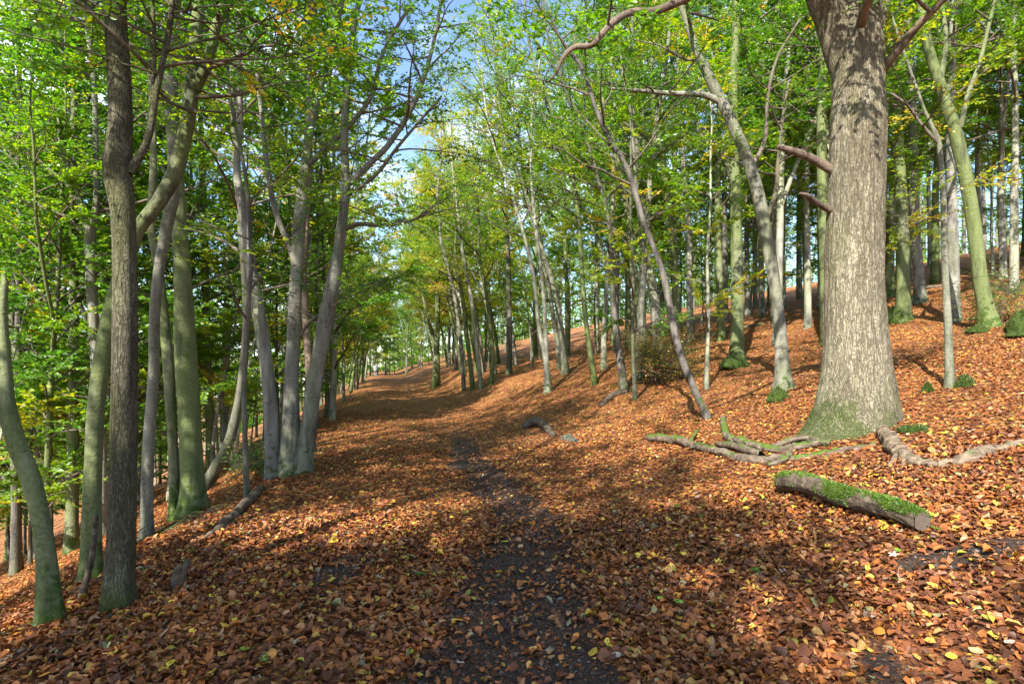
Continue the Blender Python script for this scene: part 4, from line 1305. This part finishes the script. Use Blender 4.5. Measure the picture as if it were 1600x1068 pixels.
def leaf_on_log():
    mb = MB()
    t = np.linspace(0, 1, 8)
    w = 0.36 * np.sin(np.pi * t ** 0.85) ** 0.8
    l = np.stack([t - 0.5, w, 0.2 * w], 1)
    c = np.stack([t - 0.5, 0 * t, 0 * t], 1)
    i = np.arange(7)
    mb.add(np.concatenate([l, c, l * np.array([1, -1, 1])]) * 0.075, np.concatenate([np.stack([i, i + 8, i + 9, i + 1], 1), np.stack([i + 8, i + 16, i + 17, i + 9], 1)]), np.full(14, 0.87))
    d = hit(1350, 806) + 0.10
    o = thing('fallen_leaf', 'single orange leaf lying on the mossy log', 'leaf', tuple(P(1349, 768, d)), 0.6, None, mb.mesh('fallen_leaf', MAT['litter'], smooth=True, tints=True))
    o.rotation_euler = (0.5, 0.2, 1.2)
leaf_on_log()

lying('dead_branch', 'long weathered dead branch lying across the leaves left of the oak', 'branch',
      [(1012, 690, 10), (1040, 692, 13), (1080, 700, 13), (1120, 711, 13), (1160, 719, 14), (1200, 722, 16), (1240, 718, 16), (1290, 709, 16), (1340, 700, 15), (1378, 692, 14)], 'dead', 1.25, 11,
      extra=[[(1075, 700, 6, 0), (1082, 690, 5, 0.03), (1090, 680, 4, 0.06)], [(1190, 720, 14, 0), (1150, 708, 12, 0.03), (1120, 700, 8, 0.02)], [(1235, 716, 11, 0.02), (1225, 724, 8, 0.01), (1200, 730, 6, 0)]])
lying('dead_branch', 'forked dead branch with an upright stub behind the long one', 'branch',
      [(1138, 690, 13), (1165, 699, 14), (1200, 706, 13), (1235, 706, 12), (1270, 700, 10), (1295, 699, 8)], 'dead', 0.7, 10,
      extra=[[(1140, 692, 13, 0), (1134, 684, 12, 0.05), (1130, 676, 10, 0.12), (1130, 670, 8, 0.16)], [(1205, 704, 8, 0.02), (1240, 695, 9, 0.05), (1265, 692, 8, 0.04), (1290, 697, 6, 0.0)]])
lying('dead_root', 'pale bent root snaking right from the foot of the oak', 'root',
      [(1380, 682, 20), (1394, 700, 28), (1412, 716, 28), (1440, 726, 22), (1480, 728, 21), (1515, 723, 24), (1545, 710, 25), (1580, 701, 23), (1640, 690, 20)], 'pale_dead', 1.1, 12,
      extra=[[(1402, 712, 12, 0), (1398, 722, 9, 0), (1388, 730, 5, 0)], [(1412, 718, 10, 0), (1412, 730, 7, 0), (1408, 736, 4, 0)]])
lying('dead_branch', 'short dark arched stick lying alone in the middle of the leaves', 'branch',
      [(819, 669, 12), (832, 667, 13, 0.05), (845, 667, 12, 0.07), (856, 675, 11, 0.04), (866, 681, 9)], 'dark_dead', 0.7)
lying('stone', 'small grey stone beside the dark arched stick', 'stone', [(880, 686, 8), (886, 687, 14), (893, 689, 13), (899, 691, 7)], 'stone', 0.1)
lying('dead_branch', 'dark damp branch half buried near the right edge of the picture', 'branch',
      [(1440, 772, 6), (1475, 779, 10), (1510, 785, 11), (1535, 795, 9), (1550, 806, 10), (1580, 812, 10), (1620, 822, 10)], 'dark_dead', 0.5)
lying('dead_root', 'crooked dark root beside the slim leaning beech', 'root', [(983, 614, 9), (968, 616, 10), (955, 622, 9), (944, 631, 8), (936, 634, 4)], 'dark_dead', 0.5)
lying('dead_branch', 'mossy root-like branch running down to the clump of three', 'branch', [(318, 845, 8), (345, 828, 14), (370, 805, 15), (390, 783, 15), (405, 768, 12)], 'dark_dead', 0.6)
lying('dead_branch', 'long thin stick along the bottom left edge of the path', 'branch', [(-20, 1048, 9), (50, 1018, 10), (110, 1000, 9), (150, 975, 8), (185, 962, 6)], 'dark_dead', 0.8)
lying('dead_branch', 'dark crooked stick below the rough-barked trunk', 'branch', [(150, 985, 6), (190, 968, 8), (225, 955, 8), (250, 938, 8), (285, 925, 7), (320, 905, 5)], 'dark_dead', 0.8)
lying('dead_branch', 'straight stick pointing at the small forked stump', 'branch', [(220, 892, 5), (262, 880, 6), (300, 868, 6), (345, 852, 5)], 'dead', 0.8)
lying('dead_branch', 'stick on the slope behind the crooked snag', 'branch', [(96, 935, 8), (120, 925, 9), (160, 905, 9), (200, 890, 7)], 'dark_dead', 0.8)
lying('dead_branch', 'fallen pole on the leaves at the upper right', 'branch', [(1490, 447, 6), (1465, 449, 7), (1440, 452, 6), (1420, 452, 4)], 'dead', 0.6)
lying('dead_branch', 'fallen pole lying uphill of the straight green beech', 'branch', [(1100, 528, 4), (1128, 521, 6), (1160, 514, 6), (1192, 507, 5)], 'dead', 0.6)

# leaning stick and small stump on the left
def upright(name, label, cat, pix, depth, mat, parts='stick'):
    root = None
    for k, st in enumerate(pix):
        rows = np.array([np.concatenate([P(c[0], c[1], depth), [c[2] / FPX * depth * 0.5]]) for c in st])
        if root is None:
            o = rows[0, :3].copy()
            root = thing(name, label, cat, tuple(o))
        f = spline(rows, len(rows) * 7)
        b = MB()
        tubes(b, f[:, :3] - o, np.maximum(f[:, 3], 0.003), 10, lumpy(k + 3, 0.14, 9.0), cap='force')
        link(parts, b.mesh(parts, MAT[mat]), root)
    return root
upright('dead_stick', 'bare broken stick standing upright left of the rough-barked trunk', 'stick', [[(124, 948, 13), (130, 925, 12), (138, 895, 9), (144, 865, 8), (148, 838, 8), (150, 803, 7)]], hit(126, 940), 'dead')
upright('tree_stump', 'small dark forked stump among the leaves right of the rough-barked trunk', 'stump',
        [[(278, 928, 20), (276, 908, 17), (279, 892, 14), (286, 882, 10)], [(281, 926, 14), (284, 905, 11), (290, 885, 10), (292, 874, 9)]], hit(280, 922), 'dark_dead', 'stub')

# brush of thin dead twigs under the twin-stemmed beech
rng = np.random.default_rng(44)
bd = hit(270, 825)
bo = P(270, 825, bd)
bo[2] = float(ground_z(bo[0], bo[1]))
root = thing('brushwood', 'tangle of thin bare twigs at the foot of the twin-stemmed beech', 'twigs', tuple(bo))
mb = MB()
for _ in range(46):
    x0, y0 = rng.normal(0.05, 0.28), rng.normal(-0.1, 0.22)
    az = rng.normal(0.4, 0.9)
    L = rng.uniform(0.3, 0.9)
    e = rng.uniform(0.0, 0.5)
    p0 = np.array([x0, y0, float(ground_z(bo[0] + x0, bo[1] + y0)) - bo[2] + 0.02])
    dv = np.array([math.cos(az) * math.cos(e), math.sin(az) * math.cos(e), math.sin(e)])
    pts = np.array([p0, p0 + dv * L * 0.5 + rng.normal(0, 0.05, 3), p0 + dv * L + np.array([0, 0, -0.08])])
    tubes(mb, spline(pts, 7), np.linspace(rng.uniform(0.004, 0.008), 0.002, 7), 4)
bt = link('twigs', mb.mesh('twigs', MAT['dead']), root)
bt['kind'] = 'stuff'

# moss cushions
def moss_cushion(px, py, w, h, label, seed):
    rng = np.random.default_rng(seed)
    d = hit(px, py)
    r = w / FPX * d * 0.5
    hh = h / FPX * d
    o = P(px, py, d)
    o[2] = float(ground_z(o[0], o[1])) - 0.01
    n1, n2 = 12, 26
    th = np.linspace(0.02, math.pi / 2, n1)
    ph = np.arange(n2) * 2 * math.pi / n2
    T, F = np.meshgrid(th, ph, indexing='ij')
    bump = 0.45 + 1.1 * fbm(np.cos(F) * 2.6 + seed, np.sin(F) * 2.6, T * 3, seed=seed, oct=4)
    V = np.stack([r * np.sin(T) * np.cos(F) * bump, r * 0.8 * np.sin(T) * np.sin(F) * bump, hh * np.cos(T) * bump], -1)
    mb = MB()
    i = np.arange(n1 - 1)[:, None] * n2
    j = np.arange(n2)[None]
    mb.add(V.reshape(-1, 3), np.stack([i + j, i + n2 + j, i + n2 + (j + 1) % n2, i + (j + 1) % n2], -1).reshape(-1, 4))
    root = thing('moss_cushion', label, 'moss', tuple(o))
    link('mound', mb.mesh('mound', MAT['moss_bed']), root)
    mo = MB()
    m_ = 2600
    a_, b_ = rng.integers(0, n1, m_), rng.integers(0, n2, m_)
    p = V[a_, b_] + rng.normal(0, r * 0.05, (m_, 3))
    tufts(mo, p, unit(p / np.array([r, r, max(hh, r * 0.5)])), rng, (0.012, 0.028))
    link('moss', mo.mesh('moss', MAT['moss'], smooth=False, tints=True), root)
moss_cushion(1508, 604, 26, 16, 'green moss cushion at the foot of the thin pale sapling', 1)
moss_cushion(1449, 613, 14, 14, 'small lone moss lump between the oak and the thin sapling', 2)
moss_cushion(1432, 672, 48, 7, 'flat moss patch against the right side of the oak foot', 3)
moss_cushion(1597, 524, 46, 34, 'big mossy stump beside the curved beech at the right edge', 4)
moss_cushion(1216, 626, 34, 18, 'mossy lump at the foot of the leaning pale beech', 5)
moss_cushion(1148, 575, 44, 16, 'moss collar round the foot of the straight green beech', 6)
moss_cushion(1528, 520, 34, 10, 'moss-covered root below the curved beech', 7)
moss_cushion(1396, 503, 24, 22, 'moss lump left of the burred beech', 8)

# bramble shrub on the slope
def shrub(px, py, w, h, label, seed, nst=16, tint=(0.36, 0.2), leaf=0.06, dens=1.0):
    rng = np.random.default_rng(seed)
    d = hit(px, py)
    o = P(px, py, d)
    o[2] = float(ground_z(o[0], o[1]))
    W, H = w / FPX * d * 0.5, h / FPX * d
    root = thing('shrub', label, 'shrub', tuple(o))
    st, wd, fl = MB(), MB(), MB()
    for i in range(nst):
        b = np.array([rng.normal(0, W * 0.4), rng.normal(0, W * 0.3), -0.05])
        az = rng.uniform(0, 6.28)
        hh = H * rng.uniform(0.6, 1.1)
        e = b + np.array([math.cos(az) * W * rng.uniform(0.3, 1), math.sin(az) * W * 0.8, hh])
        m_ = (b + e) / 2 + np.array([0, 0, hh * 0.2])
        f = spline(np.array([b, m_, e]), 8)
        tubes(st, f, np.linspace(0.010, 0.004, 8), 4)
        w2, f2 = grow(rng, f, np.linspace(0.010, 0.004, 8), 0.2, 6, H * 0.38, (0, 0, 0), (0, 40), tint, leaf, dens, per_twig=5)
        merge(wd, w2)
        merge(fl, f2)
    a_ = link('stems', st.mesh('stems', MAT['twig']), root)
    b_ = link('branches', wd.mesh('branches', MAT['twig']), root)
    c_ = link('foliage', fl.mesh('foliage', MAT['leaf'], smooth=False, tints=True), root)
    a_['kind'] = b_['kind'] = c_['kind'] = 'stuff'
shrub(1040, 596, 74, 66, 'tangled bramble shrub round the stems on the slope', 61, 26, (0.80, 0.35), 0.05, 0.8)
shrub(418, 738, 36, 30, 'low twiggy shrub at the foot of the clump of three', 62, 8, (0.38, 0.1), 0.05, 0.7)
shrub(1568, 505, 46, 70, 'thin twiggy bush above the big mossy stump', 63, 7, (0.45, 0.2), 0.05, 0.6)
shrub(1090, 470, 70, 45, 'low yellow-green bush on the upper slope behind the straight green beech', 64, 8, (0.55, 0.1), 0.08)

# walker far along the path
def walker():
    d = 78.0
    x = (587 - 800) / FPX * d
    z0 = float(ground_z(x, d))
    J = {'pel': (0, 0, 0.95, .15), 'spi': (0, .02, 1.2, .14), 'che': (0, .03, 1.38, .17), 'nec': (0, .03, 1.52, .06), 'hea': (0, .04, 1.62, .10), 'top': (0, .04, 1.72, .08),
         'shl': (-.19, .03, 1.43, .07), 'ell': (-.25, -.03, 1.15, .05), 'wrl': (-.24, .08, .92, .04), 'hal': (-.24, .11, .84, .04),
         'shr': (.19, .03, 1.43, .07), 'elr': (.25, .02, 1.15, .05), 'wrr': (.24, .16, .93, .04), 'har': (.24, .2, .86, .04),
         'hil': (-.1, 0, .9, .10), 'knl': (-.1, .12, .5, .07), 'anl': (-.1, .0, .1, .05), 'tol': (-.1, .2, .04, .045),
         'hir': (.1, 0, .9, .10), 'knr': (.1, .02, .5, .07), 'anr': (.1, -.22, .12, .05), 'tor': (.1, -.06, .04, .045)}
    K = list(J)
    E = ['pel spi', 'spi che', 'che nec', 'nec hea', 'hea top', 'che shl', 'shl ell', 'ell wrl', 'wrl hal', 'che shr', 'shr elr', 'elr wrr', 'wrr har', 'pel hil', 'hil knl', 'knl anl', 'anl tol', 'pel hir', 'hir knr', 'knr anr', 'anr tor']
    me = bpy.data.meshes.new('body')
    me.from_pydata([J[k][:3] for k in K], [tuple(K.index(q_) for q_ in e.split()) for e in E], [])
    tmp = bpy.data.objects.new('body', me)
    COL.objects.link(tmp)
    tmp.modifiers.new('skin', 'SKIN')
    for i, k in enumerate(K):
        me.skin_vertices[0].data[i].radius = (J[k][3],) * 2
    me.skin_vertices[0].data[0].use_root = True
    tmp.modifiers.new('sub', 'SUBSURF').render_levels = 1
    dg = bpy.context.evaluated_depsgraph_get()
    out = bpy.data.meshes.new_from_object(tmp.evaluated_get(dg))
    bpy.data.objects.remove(tmp)
    for nm, c in (('pale_jacket', (0.62, 0.66, 0.72)), ('grey_trousers', (0.16, 0.17, 0.21)), ('hair_and_skin', (0.32, 0.2, 0.14))):
        out.materials.append(NT(nm).surf(c, 0.9))
    for p in out.polygons:
        zc = p.center[2]
        p.material_index = 1 if zc < 0.93 else (2 if zc > 1.53 else 0)
        p.use_smooth = True
    t = thing('person', 'distant walker in a pale top and grey trousers far along the path', 'person', (x, d, z0), 0, None, out)
walker()

# ------------------------------------------------------------------ single leaves that stand out on top of the litter
def single_leaves():
    rng = np.random.default_rng(23)
    def leaf_mesh(kind, col, tr):
        m = bpy.data.materials.get('leaf_' + kind[1])
        if not m:
            m = leaf_material('leaf_' + kind[1], [(0, col), (1, tuple(min(1, c * 1.25) for c in col))], 0.18, 1.2)
        mb = MB()
        if kind[0] == 'oval':
            t = np.linspace(0, 1, 8)
            w = 0.36 * np.sin(np.pi * t ** 0.85) ** 0.8
            l = np.stack([t - 0.5, w, 0.16 * w + 0.12 * (t - 0.5) ** 2 * kind[2]], 1)
            r = l * np.array([1, -1, 1])
            c = np.stack([t - 0.5, 0 * t, 0.10 * (t - 0.5) ** 2 * kind[2]], 1)
            v = np.concatenate([l, c, r])
            i = np.arange(7)
            mb.add(v, np.concatenate([np.stack([i, i + 8, i + 9, i + 1], 1), np.stack([i + 8, i + 16, i + 17, i + 9], 1)]), rng.uniform(0, 1, 14))
        else:
            k = 20
            a_ = np.arange(k) * 2 * math.pi / k
            rr = np.where(np.arange(k) % 4 == 0, 0.55, np.where(np.arange(k) % 4 == 2, 0.24, 0.38))
            v = np.stack([rr * np.cos(a_), rr * np.sin(a_), 0.10 * (rr - 0.3) * kind[2]], 1)
            v = np.vstack([v, [0, 0, 0]])
            i = np.arange(k)
            mb.add(v, np.stack([i, (i + 1) % k, np.full(k, k)], 1), rng.uniform(0, 1, k))
        return mb.mesh('fallen_leaf', m, smooth=False, tints=True)
    cols = {'rust': (0.42, 0.13, 0.035), 'orange': (0.56, 0.22, 0.035), 'yellow': (0.70, 0.50, 0.06), 'green': (0.17, 0.30, 0.035), 'pale': (0.42, 0.31, 0.25), 'brown': (0.24, 0.10, 0.05), 'tan': (0.48, 0.28, 0.14)}
    kinds = [leaf_mesh(('oval', c, cv), cols[c], 0) for c in cols for cv in (2.0, -1.6)] + [leaf_mesh(('star', c, 2.5), cols[c], 0) for c in ('pale', 'yellow', 'orange')]
    wts = np.array([1.2, 1.2, 1.6, 1.6, 1.5, 1.5, 0.5, 0.5, 0.5, 0.5, 0.8, 0.8, 0.8, 0.8, 0.5, 0.4, 0.3])
    wts = wts / wts.sum()
    c = 0
    while c < 300:
        d = math.sqrt(rng.uniform(2.7 ** 2, 6.3 ** 2))
        x = rng.uniform(-0.88, 0.88) * d
        b = float(bare(np.array(x), np.array(d)))
        if rng.uniform() < b * 0.6 or x - float(path_x(d)) < -3.2:
            continue
        z = float(ground_z(x, d))
        e = 0.05
        nx_, ny_ = -(float(ground_z(x + e, d)) - z) / e, -(float(ground_z(x, d + e)) - z) / e
        o = link('fallen_leaf', kinds[rng.choice(len(kinds), p=wts)], ground)
        nv = Vector((nx_ + rng.normal(0, 0.22), ny_ + rng.normal(0, 0.22), 1)).normalized()
        o.rotation_mode = 'QUATERNION'
        o.rotation_quaternion = nv.to_track_quat('Z', 'Y') @ Matrix.Rotation(rng.uniform(0, 6.28), 4, 'Z').to_quaternion()
        o.location = (x, d, z + 0.030 + (0.0 if b < 0.4 else -0.014))
        s_ = rng.uniform(0.044, 0.072)
        o.scale = (s_, s_, s_)
        c += 1
single_leaves()

# crumbs of earth and grit on the trodden strip
def crumbs():
    rng = np.random.default_rng(66)
    n = 90000
    d = np.sqrt(rng.uniform(1.9 ** 2, 8.0 ** 2, n))
    x = rng.uniform(-0.95, 0.95, n) * d
    kp = bare(x, d) > rng.uniform(0.2, 0.8, n)
    x, d = x[kp][:6000], d[kp][:6000]
    n = len(x)
    s_ = rng.uniform(0.003, 0.012, n) * np.where(rng.uniform(size=n) < 0.06, 2.0, 1)
    o = np.array([[1, 0, 0], [0, 1, 0], [-1, 0, 0], [0, -1, 0], [0, 0, 0.8], [0, 0, -0.8]], float)
    v = np.stack([x, d, ground_z(x, d) + s_ * 0.3], 1)[:, None, :] + o[None] * s_[:, None, None] * rng.uniform(0.6, 1.3, (n, 6, 1)) + rng.normal(0, 0.2, (n, 6, 3)) * s_[:, None, None]
    F = np.array([[0, 1, 4], [1, 2, 4], [2, 3, 4], [3, 0, 4]])
    mb = MB()
    f = (np.arange(n)[:, None, None] * 6 + F[None]).reshape(-1, 3)
    mb.add(v.reshape(-1, 3), f, np.repeat(rng.uniform(0, 1, n), 4))
    m = leaf_material('earth_crumbs', [(0.0, (0.02, 0.014, 0.010)), (0.6, (0.06, 0.043, 0.033)), (0.9, (0.12, 0.095, 0.08)), (1.0, (0.18, 0.165, 0.15))], 0.0, 1.0, mottled=90)
    o = link('soil_crumbs', mb.mesh('soil_crumbs', m, smooth=False, tints=True))
    o['kind'] = 'stuff'
    o['label'] = 'crumbs of dark earth and grit on the trodden strip'
    o['category'] = 'soil crumbs'
crumbs()

# small green seedlings among the leaves
rng = np.random.default_rng(71)
for px_, py_, where in [(1446, 832, 'right under the sawn end of the mossy log'), (1462, 836, 'just right of the sawn end of the mossy log'), (1058, 800, 'midway between the trodden strip and the mossy log'),
                        (1095, 815, 'a hand left of the mossy log, farther from the path'), (655, 905, 'left of the bare strip in the foreground'), (905, 742, 'below the short arched stick'),
                        (1290, 700, 'behind the long dead branch by the oak'), (300, 868, 'beside the small forked stump'), (1180, 900, 'on the open leaves below the mossy log'),
                        (560, 720, 'right of the clump of three stems'), (1335, 770, 'close behind the mossy log'), (965, 790, 'just right of the bare strip')]:
    d_ = hit(px_, py_)
    o_ = P(px_, py_, d_)
    o_[2] = float(ground_z(o_[0], o_[1]))
    st, fl = MB(), MB()
    h_ = rng.uniform(0.04, 0.09)
    tubes(st, np.array([[0, 0, -0.01], [0.004, 0, h_ * 0.6], [0.0, 0.004, h_]]), np.array([0.0022, 0.0018, 0.0012]), 5)
    k_ = int(rng.integers(3, 6))
    az_ = np.arange(k_) * 6.28 / k_ + rng.uniform(0, 6)
    leaf_quads(fl, np.tile([0, 0, h_], (k_, 1)), np.stack([np.cos(az_), np.sin(az_), rng.uniform(-0.1, 0.3, k_)], 1), np.tile([0, 0, 1.0], (k_, 1)), rng.uniform(0.03, 0.055, k_), rng.uniform(0.2, 0.5, k_), 0.75)
    t_ = thing('seedling', 'tiny green seedling ' + where, 'seedling', tuple(o_), 0, 'seedlings among the leaves')
    link('stem', st.mesh('stem', MAT['twig']), t_)
    link('leaves', fl.mesh('leaves', MAT['leaf'], smooth=False, tints=True), t_)

# ------------------------------------------------------------------ labels that tell the copies apart
MARKS_R = [(560, 'the end of the path'), (681, 'the mossy-footed bank beech'), (795, 'the lone upright beech'), (857, 'the low-forking pale beech'), (972, 'the slim leaning beech'), (1040, 'the bramble shrub'),
           (1150, 'the straight green beech'), (1220, 'the leaning pale beech'), (1335, 'the great oak'), (1424, 'the burred beech'), (1483, 'the crooked sapling'), (1540, 'the curved beech'), (1600, 'the picture edge')]
MARKS_L = [(0, 'the picture edge'), (75, 'the crooked snag'), (190, 'the rough-barked trunk'), (300, 'the thick twin-stemmed beech'), (385, 'the thin dark stem'), (450, 'the clump of three'), (560, 'the end of the path'), (681, 'the path bend')]
ORD = ['nearest', 'second nearest', 'third nearest', 'fourth nearest', 'fifth nearest', 'sixth nearest', 'seventh nearest', 'eighth nearest', 'ninth nearest', 'tenth nearest', 'eleventh nearest', 'twelfth nearest', 'thirteenth nearest', 'fourteenth nearest', 'fifteenth nearest', 'sixteenth nearest', 'seventeenth nearest', 'eighteenth nearest', 'nineteenth nearest', 'twentieth nearest']
bins = {}
for t, tone, x, y, group in PLACED:
    if 'behind' in group:
        continue
    px = 800 + FPX * x / y
    left = x < float(path_x(y))
    marks = MARKS_L if left else MARKS_R
    px = min(max(px, marks[0][0]), marks[-1][0] - 1)
    k = max(i for i, m_ in enumerate(marks[:-1]) if m_[0] <= px)
    bins.setdefault((left, k, tone), []).append((y, t))
for (left, k, tone), lst in bins.items():
    marks = MARKS_L if left else MARKS_R
    lst.sort(key=lambda q_: q_[0])
    for i, (y, t) in enumerate(lst):
        o_ = (ORD[min(i, 19)] + ' ') if len(lst) > 1 else ''
        t['label'] = f"{o_}{tone} beech between {marks[k][1]} and {marks[k + 1][1]}"
